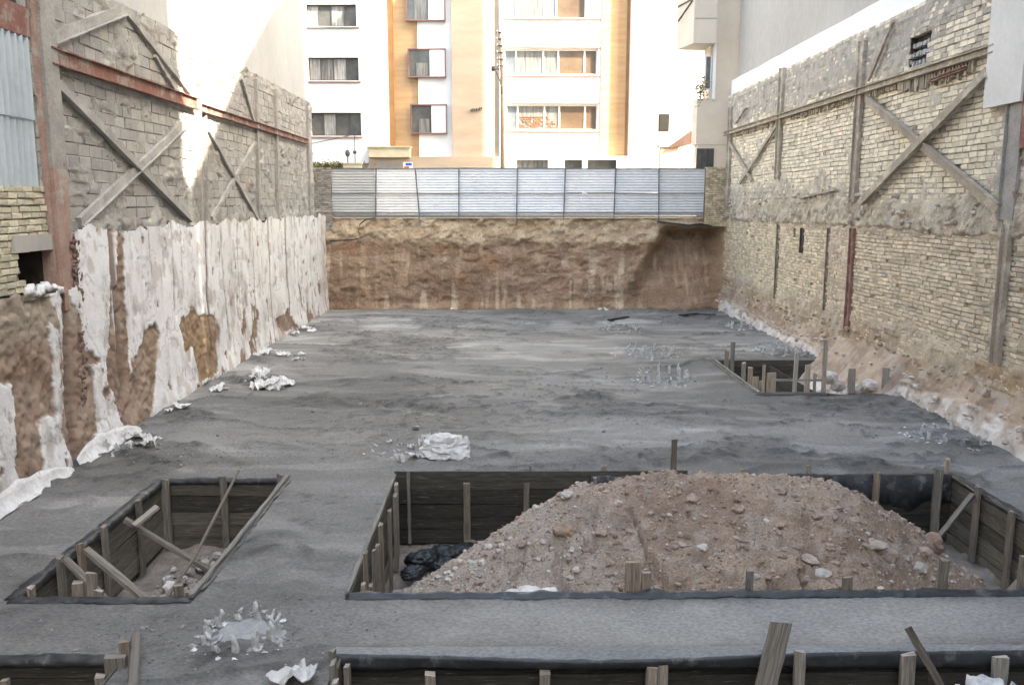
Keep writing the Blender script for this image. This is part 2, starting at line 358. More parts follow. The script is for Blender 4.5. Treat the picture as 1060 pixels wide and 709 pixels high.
# outer ground, street
g = MB()
g.quad((-250, 36.9, 3.85), (250, 36.9, 3.85), (250, 300, 3.85), (-250, 300, 3.85))
g.quad((-250, -200, 3.85), (-8.2, -200, 3.85), (-8.2, 36.9, 3.85), (-250, 36.9, 3.85))
g.quad((9.9, -200, 3.85), (250, -200, 3.85), (250, 36.9, 3.85), (9.9, 36.9, 3.85))
g.quad((-8.2, -200, 2.75), (9.9, -200, 2.75), (9.9, 1.2, 2.75), (-8.2, 1.2, 2.75))
g.quad((-8.2, 1.2, 2.75), (9.9, 1.2, 2.75), (9.9, 2.2, -.2), (-8.2, 2.2, -.2))
setp(g.build('ground', M['ground']), kind='structure')
g = MB(); g.box(-120, 120, 38.3, 44.9, 3.6, 3.87); setp(g.build('road', M['asphalt']), kind='structure')
g = MB(); g.box(-120, 120, 45.0, 47.6, 3.6, 3.98); setp(g.build('pavement', M['grayrender']), kind='structure')

# ------------------------------------------------------------ earth bank under the fence
u = np.arange(-8.0, 9.9, .042); v = np.arange(0, 1.0001, 1 / 100)
U, V = np.meshgrid(u, v, indexing='ij')
zz = 3.9 * V - .06
lip = 2.9 + .45 * (fbm(U * .5, U * 0, 3, 3) - .5) - .2 * sstep(-1, 6, U)
yy = 36.15 - .16 * (1 - sstep(0, 1, V)) + .28 * sstep(0, .5, (zz - lip)) * sstep(0, 1, (zz - lip)) \
     - .30 * (fbm(U * .8, zz * 1.5, 4, 11) - .5) - .12 * (fbm(U * 3.5, zz * 1.0, 3, 12) - .5) - .11 * (fbm(U * 4, zz * 6, 4, 13) - .5) - .05 * np.clip(vn(U * 3.3, zz * 4.2, 14) - .55, 0, 1) + .08 * sstep(.62, .8, fbm(U * 1.7, zz * 2.6, 3, 17))
top = sstep(-.15, .25, zz - lip + .5 * (fbm(U * 2, zz * 3, 3, 15) - .5))
yy -= top * (.30 * (fbm(U * 2.2, zz * 3, 4, 16) - .3) + .16 * np.clip(vn(U * 6, zz * 6, 18) - .5, 0, 1))
cav = sstep(5.5, 6.5, U - .55 * (zz - 1.6)) * sstep(3.62, 3.3, zz + .1 * fbm(U * 3, U * 0, 2, 4)) * sstep(9.6, 8.9, U)
yy += cav * (.25 + 1.35 * sstep(.0, 3.1, zz)) - .35 * np.exp(-((U - 7.4) / 1.3) ** 2) * sstep(.9, 0, zz)
yy -= .25 * sstep(.35, 0, zz) * fbm(U * 2, U * 0, 3, 19)
cb = mixc((.305, .21, .15), (.40, .295, .22), sstep(.35, .65, fbm(U * .5, zz * 2.4, 4, 23)))
cb = mixc(cb, (.50, .37, .26), sstep(.58, .75, fbm(U * 5, zz * .8, 3, 25)) * .7)
cb = mixc(cb, (.30, .19, .12), sstep(.60, .72, fbm(U * 1.2, zz * 1.5, 3, 26)) * .6)
scr = sstep(.5, .75, vn(U * 9, zz * 1.0, 71)) * np.exp(-((U - .0) / .75) ** 2 - ((zz - .85) / .3) ** 2)
scr = np.maximum(scr, sstep(.55, .75, vn(U * 8, zz * 3, 72)) * np.exp(-((U - 4.4) / 1.2) ** 2 - ((zz - 1.1) / .45) ** 2))
scr = np.maximum(scr, .8 * sstep(.75, .85, vn(U * 3.2, zz * .4, 74)) * sstep(2.6, 2.0, zz))
cb = mixc(cb, (.66, .55, .43), scr * .8)
ct = mixc((.42, .32, .22), (.55, .45, .33), sstep(.35, .65, fbm(U * 3, zz * 4, 4, 29)))
ct = mixc(ct, (.38, .32, .24), sstep(.6, .7, fbm(U * 6, zz * 6, 3, 30)) * .6)
cb = mixc(cb, ct, top * (1 - .75 * cav))
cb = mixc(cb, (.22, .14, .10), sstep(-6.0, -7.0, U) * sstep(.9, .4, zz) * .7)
P = np.stack([U, np.minimum(yy, 37.9), zz], -1)
bank = grid('earth_bank', P, M['bank'], None, cb); setp(bank, kind='structure')
# flat cap from bank to ground
g = MB(); g.quad((-8.2, 36.3, 3.82), (9.9, 36.3, 3.82), (9.9, 36.95, 3.85), (-8.2, 36.95, 3.85)); setp(g.build('bank_top', M['ground']), kind='structure')

# ------------------------------------------------------------ left lower wall: plaster and soil
XL = -7.50
y_, z_ = np.arange(8.0, 36.2, .034), np.arange(-.08, 4.12, .030)
U, V = np.meshgrid(y_, z_, indexing='ij')
def LW(pts): return [WX(a, b, XL) for a, b in pts]
jy = U + .30 * (fbm(U * 2.2, V * 1.6, 5, 51) - .5) + .12 * (fbm(U * 9, V * 7, 3, 53) - .5); jz = V + .5 * (fbm(U * 3.0, V * 1.2, 5, 52) - .5) + .16 * (fbm(U * 9, V * 7, 3, 54) - .5)
soil = np.zeros_like(U)
for poly in ([(-200, 300), (0, 298), (50, 300), (60, 330), (66, 380), (58, 430), (40, 455), (40, 520), (0, 540), (-200, 620)],
             [(60, 245), (66, 300), (66, 380), (62, 440), (72, 482), (95, 452), (97, 400), (84, 330), (70, 290), (70, 240)],
             [(115, 240), (118, 330), (128, 400), (150, 352), (160, 335), (166, 352), (158, 400), (150, 440), (128, 462), (118, 420), (108, 390), (113, 330)],
             [(126, 240), (120, 240), (127, 420), (136, 430)],
             [(186, 335), (200, 322), (222, 325), (224, 380), (215, 400), (205, 402), (200, 360), (190, 362)],
             [(112, 360), (120, 362), (122, 400), (113, 400)], [(85, 358), (100, 365), (104, 372), (92, 375)],
             [(283, 330), (298, 322), (306, 340), (290, 347)]):
    soil = np.maximum(soil, inpoly(jy, jz, LW(poly)).astype(float))
# white islands in the soil on the near end
for poly in ([(-5, 400), (12, 398), (14, 440), (14, 505), (-5, 520)], [(36, 430), (56, 425), (62, 480), (40, 500)], [(50, 340), (62, 345), (62, 440), (56, 420)]):
    soil = np.where(inpoly(jy, jz, LW(poly)), 0, soil)
grooves = []
for (a, b, c, d, w) in ((116, 245, 128, 405, .16), (214, 235, 219, 375, .13), (246, 238, 250, 345, .05), (262, 236, 266, 340, .06), (279, 234, 283, 345, .12),
                        (296, 233, 300, 325, .10), (229, 240, 238, 355, .05), (180, 262, 182, 322, .04), (67, 245, 74, 470, .16), (305, 240, 307, 320, .04), (188, 250, 190, 300, .03), (155, 245, 158, 280, .03)):
    (ya, za), (yb, zb) = WX(a, b, XL), WX(c, d, XL)
    cy = ya + (yb - ya) * np.clip((za - V) / (za - zb), 0, 1) + .09 * (fbm(V * 2, V * 0 + ya, 3, 7) - .5)
    grooves.append(np.exp(-((U - cy) / (w * (.75 if w > .1 else 1.1) * (1 + .0 * V))) ** 2) * sstep(zb - .3, zb + .15, V))
gr = np.clip(sum(grooves), 0, 1)
peel = sstep(.60, .68, fbm(U * 2.6, V * .9, 4, 90)) * sstep(1.9, .9, V + .35 * fbm(U, V, 2, 4)) * sstep(19.0, 21.0, U)
peel = np.maximum(peel, sstep(.71, .74, fbm(U * 5, V * 1.7, 4, 91)))
streak = sstep(.56, .72, fbm(U * 6.5, V * .55, 4, 92))
cr = 1 - np.abs(fbm(U * 1.5 + .4 * V, V * 1.2, 4, 95) - .5) * 2; crack = sstep(.975, .992, cr)
strip = np.floor((U + .15 * np.sin(V * 2)) / 1.13); so = (_h(strip, strip * 0, 5) - .5) * .10
Sbig = np.clip(soil, 0, 1); S = Sbig; S = np.maximum(S, sstep(.665, .675, fbm(U * 1.9 + 4, V * .95, 5, 96)) * sstep(2.6, 1.2, V) * sstep(19, 21, U)); S = np.maximum(S, sstep(.76, .77, fbm(U * 3.1, V * 2.2, 4, 98)))
xw = XL + so * .15 + .05 * (fbm(U * .8, V * .8, 3, 61) - .5) + .022 * (fbm(U * 2.6, V * 2.2, 3, 62) - .5)
xw += (1 - S) * (.014 * (fbm(U * 7, V * 6, 4, 63) - .5) - .008 * crack)
xw -= S * (.028 - Sbig * .11 * (fbm(U * 1.6, V * 1.6, 3, 64) - .5) - .09 * (fbm(U * 9, V * 9, 4, 65) - .5))
xw -= gr * .11 + peel * .010
xw += sstep(.5, 0, V) * .10 * fbm(U * 1.1, U * 0, 3, 67) + sstep(2.0, 0, V) * .06
cw = mixc((.84, .835, .84), (.72, .71, .715), sstep(.45, .75, fbm(U * .9, V * .8, 4, 70)))
cw = mixc(cw, (.86, .84, .78), sstep(20, 27, U) * .5)
cw = mixc(cw, (.56, .55, .54), streak * .40); cw = mixc(cw, (.46, .42, .38), sstep(.56, .68, fbm(U * 4, V * 3, 5, 99)) * .55)
cw = mixc(cw, (.50, .44, .40), peel * .75)
cs = mixc((.26, .18, .135), (.38, .285, .225), sstep(.35, .65, fbm(U * 2, V * 2, 4, 73)))
cs = mixc(cs, (.36, .29, .24), sstep(.6, .7, fbm(U * 6, V * 6, 3, 74)) * .6)
cs = mixc(cs, (.34, .23, .13), sstep(17, 19, U) * sstep(24, 21, U) * .6)
cs = mixc(cs, (.38, .32, .26), sstep(2.0, 2.6, V) * sstep(15.4, 14.8, U))      # rubble courses near the brick end
cl = mixc(cw, cs, S); cl = mixc(cl, (.24, .18, .15), sstep(.25, .6, gr) * .9); cl = mixc(cl, (.25, .22, .2), crack * .45 * (1 - S))
topz = np.where(U < 15.0, 3.0, 3.95) + .16 * (fbm(U * 1.6, U * 0, 3, 81) - .5) * 2
kp = (V[:-1, :-1] < topz[:-1, :-1])
lw = grid('plastered_wall', np.stack([xw, U, V], -1), M['plaster'], None, cl, kp, True, flip=True)
setp(lw, 'tall retaining wall of peeling white plaster over brown soil along the left side of the pit', 'retaining wall')
# plastic sheet strip folded out at its foot
for (pts, lab) in (([(-40, 545), (20, 508), (45, 490), (42, 485), (0, 512)], 'long strip of white plastic sheet along the wall foot in the near left corner'),
                   ([(66, 485), (85, 466), (104, 447), (92, 448), (78, 462)], 'white plastic sheet leaning on the foot of the plastered wall beside brown soil')):
    mb = MB()
    p0 = Vector((-7.12, G(*pts[0])[1], .02)); p1 = Vector((-7.10, G(*pts[2])[1], .02)); n = 40
    rows = []
    for i in range(n + 1):
        t = i / n; p = p0.lerp(p1, t); w = .25 * (math.sin(math.pi * min(max(t * .9 + .08, 0), 1)) ** .5); row = []
        for k in range(7):
            s_ = k / 6; row.append((p.x - w * s_ * .8 + .02 * mn.noise(Vector((t * 9, k, 1))), p.y + .02 * mn.noise(Vector((t * 7, k * .7, 4))), .03 + w * 1.1 * s_ * s_ + .04 * mn.noise(Vector((t * 8, k * .8, 7)))))
        rows.append(row)
    Pm = np.array(rows); top = Pm.copy()
    o = grid('plastic_sheet', top, M['plastic']); md = o.modifiers.new('thick', 'SOLIDIFY'); md.thickness = .006
    setp(o, lab, 'plastic sheet')

# ------------------------------------------------------------ masonry walls
def masonry(parent, x, side, y0, y1, z0, z1, bl, bh, th, joint, colfn, cover, mcol, res, names, ztop=None, hole=None, seed=3, xfn=None, drop=0.0, jit=.004, mort_amp=.05):
    """a wall on the plane x, its face looking towards side*x: bricks that stand proud of a rough mortar bed."""
    random.seed(seed); mb = MB(); row = 0; z = z0
    xf = xfn or (lambda y, z: 0)
    while z < z1:
        y = y0 - random.uniform(0, bl); row += 1; dz = random.uniform(-.06, .06) * bh
        while y < y1:
            L_ = bl * random.uniform(.82, 1.1)
            ya, yb = max(y, y0), min(y + L_ - joint, y1); yc = (ya + yb) / 2; zc = z + bh / 2
            y += L_
            if yb - ya < .05: continue
            if ztop is not None and zc > ztop(yc): continue
            if hole and any(a < yc < b and c < zc < d for a, b, c, d in hole): continue
            if random.random() < drop: continue
            pr = th + random.uniform(-.010, .014); q = lambda: random.uniform(-jit, jit)
            sag = .012 * math.sin(yc * 1.3 + row * .05)
            xo = x + side * pr + xf(yc, zc); xi = x - side * .12; za, zb = z + dz + sag + joint * .5, z + bh - joint * .5 + dz + sag
            c = colfn(yc, zc)
            n = len(mb.v); ch = min(.012, bh * .12)
            ring = [(ya, za), (yb, za), (yb, zb), (ya, zb)]
            mb.v += [(xi, a, b) for a, b in ring]
            mb.v += [(xo - side * ch + q(), a + q(), b + q()) for a, b in ring]
            inn = [(ya + ch, za + ch), (yb - ch, za + ch), (yb - ch, zb - ch), (ya + ch, zb - ch)]
            mb.v += [(xo + q(), a + q(), b + q()) for a, b in inn]
            for k in range(4):
                k2 = (k + 1) % 4
                mb.face((n + k, n + k2, n + 4 + k2, n + 4 + k), c); mb.face((n + 4 + k, n + 4 + k2, n + 8 + k2, n + 8 + k), c)
            mb.face((n + 8, n + 9, n + 10, n + 11), c)
        z += bh
    o1 = mb.build(names[0], M['masonry'], parent)
    a, b = np.arange(y0, y1 + res, res), np.arange(z0, z1 + res, res); U, V = np.meshgrid(a, b, indexing='ij')
    jt = np.abs(((V - z0) / bh) % 1 - .5) * 2                     # 1 at the bed joints
    sq = sstep(.72, 1, jt) * sstep(.45, .7, fbm(U * 2.5, V * 3, 3, seed + 1))
    cov = cover(U, V)
    xo = -.012 + mort_amp * (fbm(U * 6, V * 7, 4, seed + 2) - .5) + sq * (th + .010) + cov * (th + .025)
    XX = x + side * xo
    if xfn: XX = XX + np.vectorize(xfn)(U, V)
    P = np.stack([XX, U, V], -1); kp = np.ones((len(a) - 1, len(b) - 1), bool)
    um, vm = (U[1:, 1:] + U[:-1, :-1]) / 2, (V[1:, 1:] + V[:-1, :-1]) / 2
    if ztop is not None: kp &= vm < np.vectorize(ztop)(um)
    for (ha, hb, hc, hd) in (hole or []): kp &= ~((um > ha) & (um < hb) & (vm > hc) & (vm < hd))
    o2 = grid(names[1], P, M['mortar'], parent, mcol(U, V, cov), kp, True, flip=(side < 0))
    return o1, o2
# left block wall -------------------------------------------------
XB = -7.70
LT = empty('block_wall', 'gray concrete block wall with steel columns and cross braces above the white plaster on the left', 'wall', (XB, 24, 3.9))
def ltop(y): return 8.33 + .03 * math.sin(y * 1.7) + .03 * math.sin(y * 5.3 + 1) + .02 * math.sin(y * 13)
def lcol(y, z):
    k = rnd(.86, 1.12); w = rnd(-.006, .012); return (.385 * k + w, .372 * k, .355 * k - w)
def lcov(U, V): return sstep(.50, .66, fbm(U * .8, V * .8, 4, 301)) * .9 * fbm(U * 3, V * 3, 2, 9) * 1.6 + .9 * sstep(.50, .62, fbm(U * 1.8, V * 3.2, 4, 302)) + sstep(7.9, 8.2, V) * .9 + sstep(4.25, 4.0, V) * 1.0
def lmc(U, V, cov):
    c = mixc((.38, .365, .34), (.48, .462, .435), sstep(.35, .65, fbm(U * 2, V * 2, 3, 310)))
    c = mixc(c, (.36, .29, .25), sstep(.6, .7, fbm(U * 1.0, V * 1.0, 3, 311)) * .5)
    return mixc(c, (.26, .25, .235), sstep(.66, .74, fbm(U * 4, V * 6, 3, 312)) * .7)
masonry(LT, XB, 1, 14.4, 34.9, 3.9, 8.55, .46, .225, .022, .011, lcol, lcov, lmc, .043, ('block_courses', 'mortar'), ztop=ltop, seed=11, mort_amp=.085)
def lp(u, v, off=.0): y, z = WX(u, v, XB + off); return (XB + off, y, z)
mb = MB(); mb.box(XB - .1, XB + .165, 14.56, 15.01, 2.6, 5.0, j=.006); mb.build('column', M['oldred'], LT)['label'] = 'rust brown lower length of the front column'
mb = MB(); mb.box(XB - .1, XB + .17, 14.55, 15.02, 5.0, 9.2, j=.006)
mb.build('column', M['steelgray'], LT)['label'] = 'wide gray front column'
mb = MB(); mb.box(XB - .1, XB + .10, 14.47, 14.55, 2.2, 9.2, j=.004); mb.build('column', M['oldred'], LT)['label'] = 'narrow rusty flange beside the front column'
for u, (va, vb), w in ((205, (62, 232), .16), (211, (66, 232), .05), (265, (82, 232), .15), (285, (92, 232), .14), (318, (108, 230), .14)):
    p = lp(u, va, .07); q = lp(u + 3, vb, .07)
    mb = MB(); mb.beam((XB + .07, p[1], min(p[2], 8.2)), (XB + .07, q[1], max(3.75, q[2])), w, .10, up=(1, 0, 0), segs=8, jit=.01, col=W1); mb.build('column', M['steelgray'], LT)
def ibeam(name, p, q, w, parent, m, off=(0, 0, 0)):
    mb = MB(); p = Vector(p); q = Vector(q)
    mb.beam(p, q, w, .05, up=(1, 0, 0), segs=6, jit=.004, col=W1)
    t = (q - p).normalized(); n_ = t.cross(Vector((1, 0, 0))).normalized(); sx = 1 if p.x < 0 else -1
    for s in (-1, 1):
        mb.beam(p + n_ * s * w / 2 + Vector((sx * .03, 0, 0)), q + n_ * s * w / 2 + Vector((sx * .03, 0, 0)), .022, .12, up=(1, 0, 0), segs=6, jit=.003, col=W1)
    return mb.build(name, m, parent)
ibeam('beam', lp(50, 57, .11), lp(203, 108, .11), .26, LT, M['rust'])['label'] = 'rusty channel beam with gray flanges'
ibeam('beam', lp(208, 112, .08), lp(318, 147, .08), .18, LT, M['rust'])
for a, b, w in (((50, 78), (196, 226), .24), ((82, 230), (197, 122), .20), ((46, 42), (128, 10), .24), ((131, 13), (196, 96), .15), ((216, 135), (268, 229), .14), ((264, 148), (219, 226), .13), ((250, 82), (264, 130), .10), ((160, 58), (180, 92), .08)):
    w *= .82; p, q = lp(*a, .075), lp(*b, .075 if w > .17 else .06); mb = MB(); mb.beam(p, q, w, .08, up=(1, 0, 0), segs=12, jit=.010, col=W1)
    t = (Vector(q) - Vector(p)).normalized(); n_ = t.cross(Vector((1, 0, 0))).normalized()
    if w > .14: mb.beam(Vector(p) + n_ * w * .5 + Vector((.04, 0, 0)), Vector(q) + n_ * w * .5 + Vector((.05, 0, 0)), .02, .09, up=(1, 0, 0), segs=6, jit=.003, col=W1)
    mb.build('brace', M['bracel'], LT)

# near end of the left side: corrugated sheet, yellow bricks, opening
T = empty('corrugated_sheet_wall', 'bluish upright corrugated metal sheets at the far left above the yellow bricks', 'metal sheet', (XB, 12.5, 4.5))
for (za, zb) in ((4.45, 5.80), (5.76, 7.05)):
    a = np.arange(9.0, 14.42, .02); b = np.array([za, zb - .02, zb]); U, V = np.meshgrid(a, b, indexing='ij')
    xo = XB - .02 + .035 * np.sin(U * 2 * np.pi / .17) + (.03 if za > 5 else 0) + .02 * fbm(U * 2, V * 2, 2, 3)
    cc = np.ones(U.shape + (3,)) * np.array([.62, .69, .74]) * (.8 + .3 * fbm(U * 1.5, V * .6, 3, 8))[..., None]
    o = grid('sheet', np.stack([xo, U, V], -1), M['zinc'], T, cc, flip=True)
mb = MB(); mb.box(XB - .12, XB + .06, 9.0, 14.39, 7.05, 7.5, j=.01); mb.build('top_beam', M['rust'], T)
BW = empty('brick_stub_wall', 'rough yellow brick masonry at the far left under the corrugated sheets', 'wall', (XB, 12.5, 3))
def ycol(y, z): k = rnd(.75, 1.15); return (.62 * k, .565 * k, .43 * k)
masonry(BW, XB, 1, 9.0, 14.45, 3.02, 4.62, .27, .105, .05, .016, ycol, lambda U, V: .3 * sstep(.5, .7, fbm(U * 2, V * 2, 3, 8)), lambda U, V, c: mixc((.28, .25, .21), (.36, .33, .28), fbm(U * 3, V * 3, 3, 1)), .04,
        ('bricks', 'mortar'), hole=[(13.55, 14.5, 3.0, 3.66)], seed=5, jit=.008)
mb = MB(); mb.box(XB - .5, XB + .09, 13.35, 14.50, 3.66, 3.92, j=.015); setp(mb.build('concrete_lintel', M['grayrender']), 'gray concrete lintel over the dark hole at the far left', 'lintel')
mb = MB(); mb.box(-8.6, -8.5, 12.8, 15, 2.8, 4.0); mb.quad((-8.5, 13.5, 3.66), (-8.5, 14.5, 3.66), (-7.8, 14.5, 3.66), (-7.8, 13.5, 3.66)); mb.quad((-8.5, 12.9, 2.9), (-8.5, 14.6, 2.9), (-7.5, 14.6, 2.9), (-7.5, 12.9, 2.9)); mb.quad((-8.5, 14.5, 2.9), (-8.5, 14.5, 3.8), (-7.8, 14.5, 3.8), (-7.8, 14.5, 2.9))
mb.build('hole_lining', M['darkhole'], BW)
mb = MB()
for i in range(9): lump(mb, (XB + .1 + rnd(-.1, .1), 13.6 + i * .1, 3.0 + rnd(-.03, .06)), rnd(.05, .12), amp=.5, sub=2)
setp(mb.build('plaster_rubble', M['foam'], None, True), 'lump of white broken plaster on the sill of the dark hole at the far left', 'rubble')
mb = MB(); mb.tube([(XB + .19, 15.1, 8.9), (XB + .19, 15.05, 7.0)], .03); 

# reddish mortar strip under the front column
mb = MB()
for i in range(420):
    z = rnd(.1, 3.85); lump(mb, (XB + .15 + rnd(-.05, .05), 15.02 + rnd(-.13, .11) - .10 * (z < 1.5), z), rnd(.02, .055), (.7, 1.2, 1), amp=.6, sub=2, col=tnc(W1, .8, 1.1))
mb.build('column_foot', mat('reddish_mortar', (.24, .15, .12), (.33, .24, .20), 4, .95, .8, 30, col=True, bdist=.04), LT, True)

# left upper building ----------------------------------------------
mb = MB(); mb.box(-18, XB - .16, 12.0, 34.8, 8.1, 18.5)
o = mb.build('rendered_building', M['whiteold']); setp(o, 'pale gray-white rendered building rising behind the top of the left block wall', 'building')
mb = MB(); mb.box(-18, XB - .2, -14.0, 11.9, 3.9, 19)
setp(mb.build('rendered_building', M['grayrender']), 'tall gray building left of the camera, mostly outside the picture', 'building')

# right brick wall ------------------------------------------------------
XR = 9.42
def rp(u, v, off=.0): y, z = WX(u, v, XR - off); return (XR - off, y, z)
RT = empty('brick_wall', 'long pale brick wall with steel columns and cross braces along the right side of the pit', 'wall', (XR, 24, 1.2))
hy0, hz0 = WX(963, 65, XR); hy1, hz1 = WX(945, 38, XR)
NI = (hy0, hy1, hz0, hz1)
yb0 = WX(1014, 55, XR)[0]; zb0 = 7.42
def rc_up(y, z):
    k = rnd(.80, 1.14); g_ = .0
    c = (.76 * k, .68 * k, .55 * k)
    if z > 7.5 and rnd(0, 1) < .4: c = (.50 * k, .46 * k, .39 * k)
    return c
def rc_lo(y, z):
    k = rnd(.72, 1.12); m = min(max((26 - y) / 10, 0), 1)
    return ((.74 * (1 - m) + .68 * m) * k, (.645 * (1 - m) + .58 * m) * k, (.49 * (1 - m) + .46 * m) * k)
def rcov_up(U, V):
    a = sstep(7.25, 7.7, V + .5 * (fbm(U * 1.5, V, 3, 401) - .5)) * sstep(17.5, 20.5, U + 1.5 * (fbm(U * .7, V * 1.2, 3, 402) - .5))
    a = np.maximum(a, sstep(8.2, 8.5, V + .5 * (fbm(U * 2, V, 3, 403) - .5)))
    b = sstep(5.45, 5.0, V + .9 * (fbm(U * .9, V, 3, 404) - .5)) * sstep(22.8, 24.0, U)
    c = sstep(4.75, 4.45, V + .2 * (fbm(U * 3, V, 3, 405) - .5))
    d = sstep(17.2, 16.2, U + 1.2 * (fbm(U * 1.5, V * 1.2, 3, 406) - .5)) * sstep(6.9, 6.2, V)
    e = sstep(.56, .70, fbm(U * 1.1, V * 1.5, 4, 407)) * .8
    return np.clip(np.maximum.reduce([a, b, c, d, e]), 0, 1)
def rmc(U, V, cov):
    c = mixc((.50, .45, .375), (.62, .565, .48), sstep(.35, .65, fbm(U * 2, V * 2, 3, 410)))
    c = mixc(c, (.44, .42, .385), sstep(7.3, 7.8, V) * .8)
    c = mixc(c, (.26, .235, .20), sstep(.62, .72, fbm(U * 5, V * 5, 3, 412)) * .6)
    return mixc(c, (.52, .48, .42), sstep(.62, .72, fbm(U * 3 + 9, V * 4, 3, 413)) * .5)
masonry(RT, XR, -1, 12.0, 36.6, 4.28, 8.78, .30, .118, .036, .016, rc_up, rcov_up, rmc, .045, ('bricks', 'mortar'), hole=[NI], seed=21, drop=.012, jit=.006, mort_amp=.06)
def rbot(y): return 1.25 + .35 * math.sin(y * .35 + 2) + .12 * math.sin(y * 2.1)
gapsR = []
for u, v0, v1, w in ((806, 232, 310, .17), (858, 236, 322, .10), (881, 236, 345, .13), (1038, 232, 378, .16), (832, 236, 262, .12), (823, 236, 250, .12)):
    (ya, za), (yb, zb) = WX(u, v0, XR), WX(u - (5 if v1 > 300 else 0), v1, XR); gapsR.append((ya, yb, za, zb, w))
def rcov_lo(U, V):
    a = sstep(3.55, 3.8, V + .3 * (fbm(U * 2, V, 3, 421) - .5))
    b = sstep(.9, .3, V - 1.0 + .8 * (fbm(U * 1.1, V * 1.0, 4, 422) - .5))
    c = np.zeros_like(U)
    for (ya, yb, za, zb, w) in gapsR: c = np.maximum(c, .8 * np.exp(-((U - ya) / .28) ** 2) * sstep(zb, zb + .3, V))
    y1_, y2_ = WX(860, 240, XR)[0], WX(880, 240, XR)[0]
    c = np.maximum(c, .75 * sstep(y2_ - .1, y2_, U) * sstep(y1_ + .1, y1_, U))
    e = sstep(.58, .72, fbm(U * 1.3, V * 1.6, 4, 424)) * .7
    return np.clip(np.maximum.reduce([a, b, c, e]), 0, 1)
def rmc2(U, V, cov):
    c = mixc((.52, .44, .345), (.64, .555, .45), sstep(.35, .65, fbm(U * 2, V * 2, 3, 430)))
    c = mixc(c, (.40, .28, .17), sstep(1.6, 1.0, V + .6 * (fbm(U, V, 3, 431) - .5)) * sstep(.4, .62, fbm(U * .45, V * .5, 2, 432)) * .8)
    return mixc(c, (.50, .46, .40), sstep(.62, .72, fbm(U * 4, V * 4, 3, 433)) * .5)
masonry(RT, XR, -1, 9.5, 36.6, .48, 3.95, .27, .093, .036, .015, rc_lo, rcov_lo, rmc2, .042, ('bricks', 'mortar'), seed=31, drop=.03, jit=.008, mort_amp=.075,
        hole=[(min(a, b) - w * .45, max(a, b) + w * .45, zb, za) for a, b, za, zb, w in gapsR if zb > 2.9])
# broken floor-slab ledge between the storeys
a, b = np.arange(9.5, 36.6, .05), np.arange(0, 1.0001, 1 / 26); U, V = np.meshgrid(a, b, indexing='ij')
lo = 3.72 + .25 * (fbm(U * 1.2, U * 0, 4, 441) - .5); hi = 4.58 + .30 * (fbm(U * .8, U * 0, 4, 442) - .5) + .35 * np.exp(-((U - 25.5) / 2.4) ** 2)
zc = lo + (hi - lo) * V; out = .01 + .09 * np.minimum(sstep(0, .18, V), sstep(1, .72, V)) + .12 * (fbm(U * 1.6, zc * 2.0, 4, 443) - .5) + .08 * (fbm(U * 6, zc * 6, 3, 444) - .5) - .06 * np.clip(.42 - fbm(U * 3.2 + 5, zc * 3.2, 3, 449), 0, 1) * 3
cL = mixc((.47, .41, .33), (.61, .54, .45), sstep(.35, .65, fbm(U * 2, zc * 3, 4, 445)))
cL = mixc(cL, (.25, .205, .16), sstep(.6, .7, fbm(U * 4, zc * 5, 3, 446)) * .7); cL = mixc(cL, (.56, .52, .46), sstep(.63, .7, fbm(U * 6, zc * 6, 3, 447)) * .6)
grid('ledge', np.stack([XR - out, U, zc], -1), M['mortar'], RT, cL, smooth=False, flip=True)['label'] = 'crumbling floor slab ledge'
mb = MB()
for i in range(110):
    y = rnd(13, 36.3); z = rnd(3.85, 4.7) + .3 * math.exp(-((y - 25.5) / 2.4) ** 2); lump(mb, (XR - .11 + rnd(-.05, .08), y, z), rnd(.02, .08), (1, rnd(.8, 1.6), rnd(.5, .9)), amp=.5, sub=2, col=tnc((.52, .465, .39), .7, 1.25))
mb.build('ledge_rubble', M['stone'], RT)['kind'] = 'stuff'
def rcol(u, va, vb, w, m, off=.10, u2=None):
    p, q = rp(u, va, off), rp(u2 or u, vb, off); mb = MB(); mb.beam((p[0], (p[1] + q[1]) / 2, min(p[2], 8.9)), (p[0], (p[1] + q[1]) / 2, q[2]), w, .10, up=(1, 0, 0), segs=10, jit=.008, col=W1)
    mb.beam((p[0] - .05, (p[1] + q[1]) / 2 + w / 2, min(p[2], 8.9)), (p[0] - .05, (p[1] + q[1]) / 2 + w / 2, q[2]), .02, .11, up=(1, 0, 0), segs=4, jit=.003, col=W1)
    return mb.build('column', m, RT)
rcol(889, 45, 210, .22, M['bracer']); rcol(808, 65, 185, .20, M['bracer']); rcol(755, 112, 215, .18, M['bracer'])
rcol(881, 236, 345, .15, M['rust'], .06); rcol(806, 232, 310, .14, M['shadowgap'], .0); rcol(858, 236, 322, .10, M['shadowgap'], .0)  # last two are dark strips standing in for shaded slots
rcol(1038, 232, 378, .15, M['bracer'], .10); rcol(1050, 90, 228, .42, M['steelgray'], .07)
rcol(832, 236, 262, .16, M['darkhole'], .0)
def rbeam(name, a, b, w, m, off=.12):
    p, q = rp(*a, off), rp(*b, off); return ibeam(name, p, q, w, RT, m)
rbeam('beam', (750, 139), (1032, 50), .14, M['bracer']); rbeam('beam', (965, 84), (1003, 70), .05, M['rust'], .09)
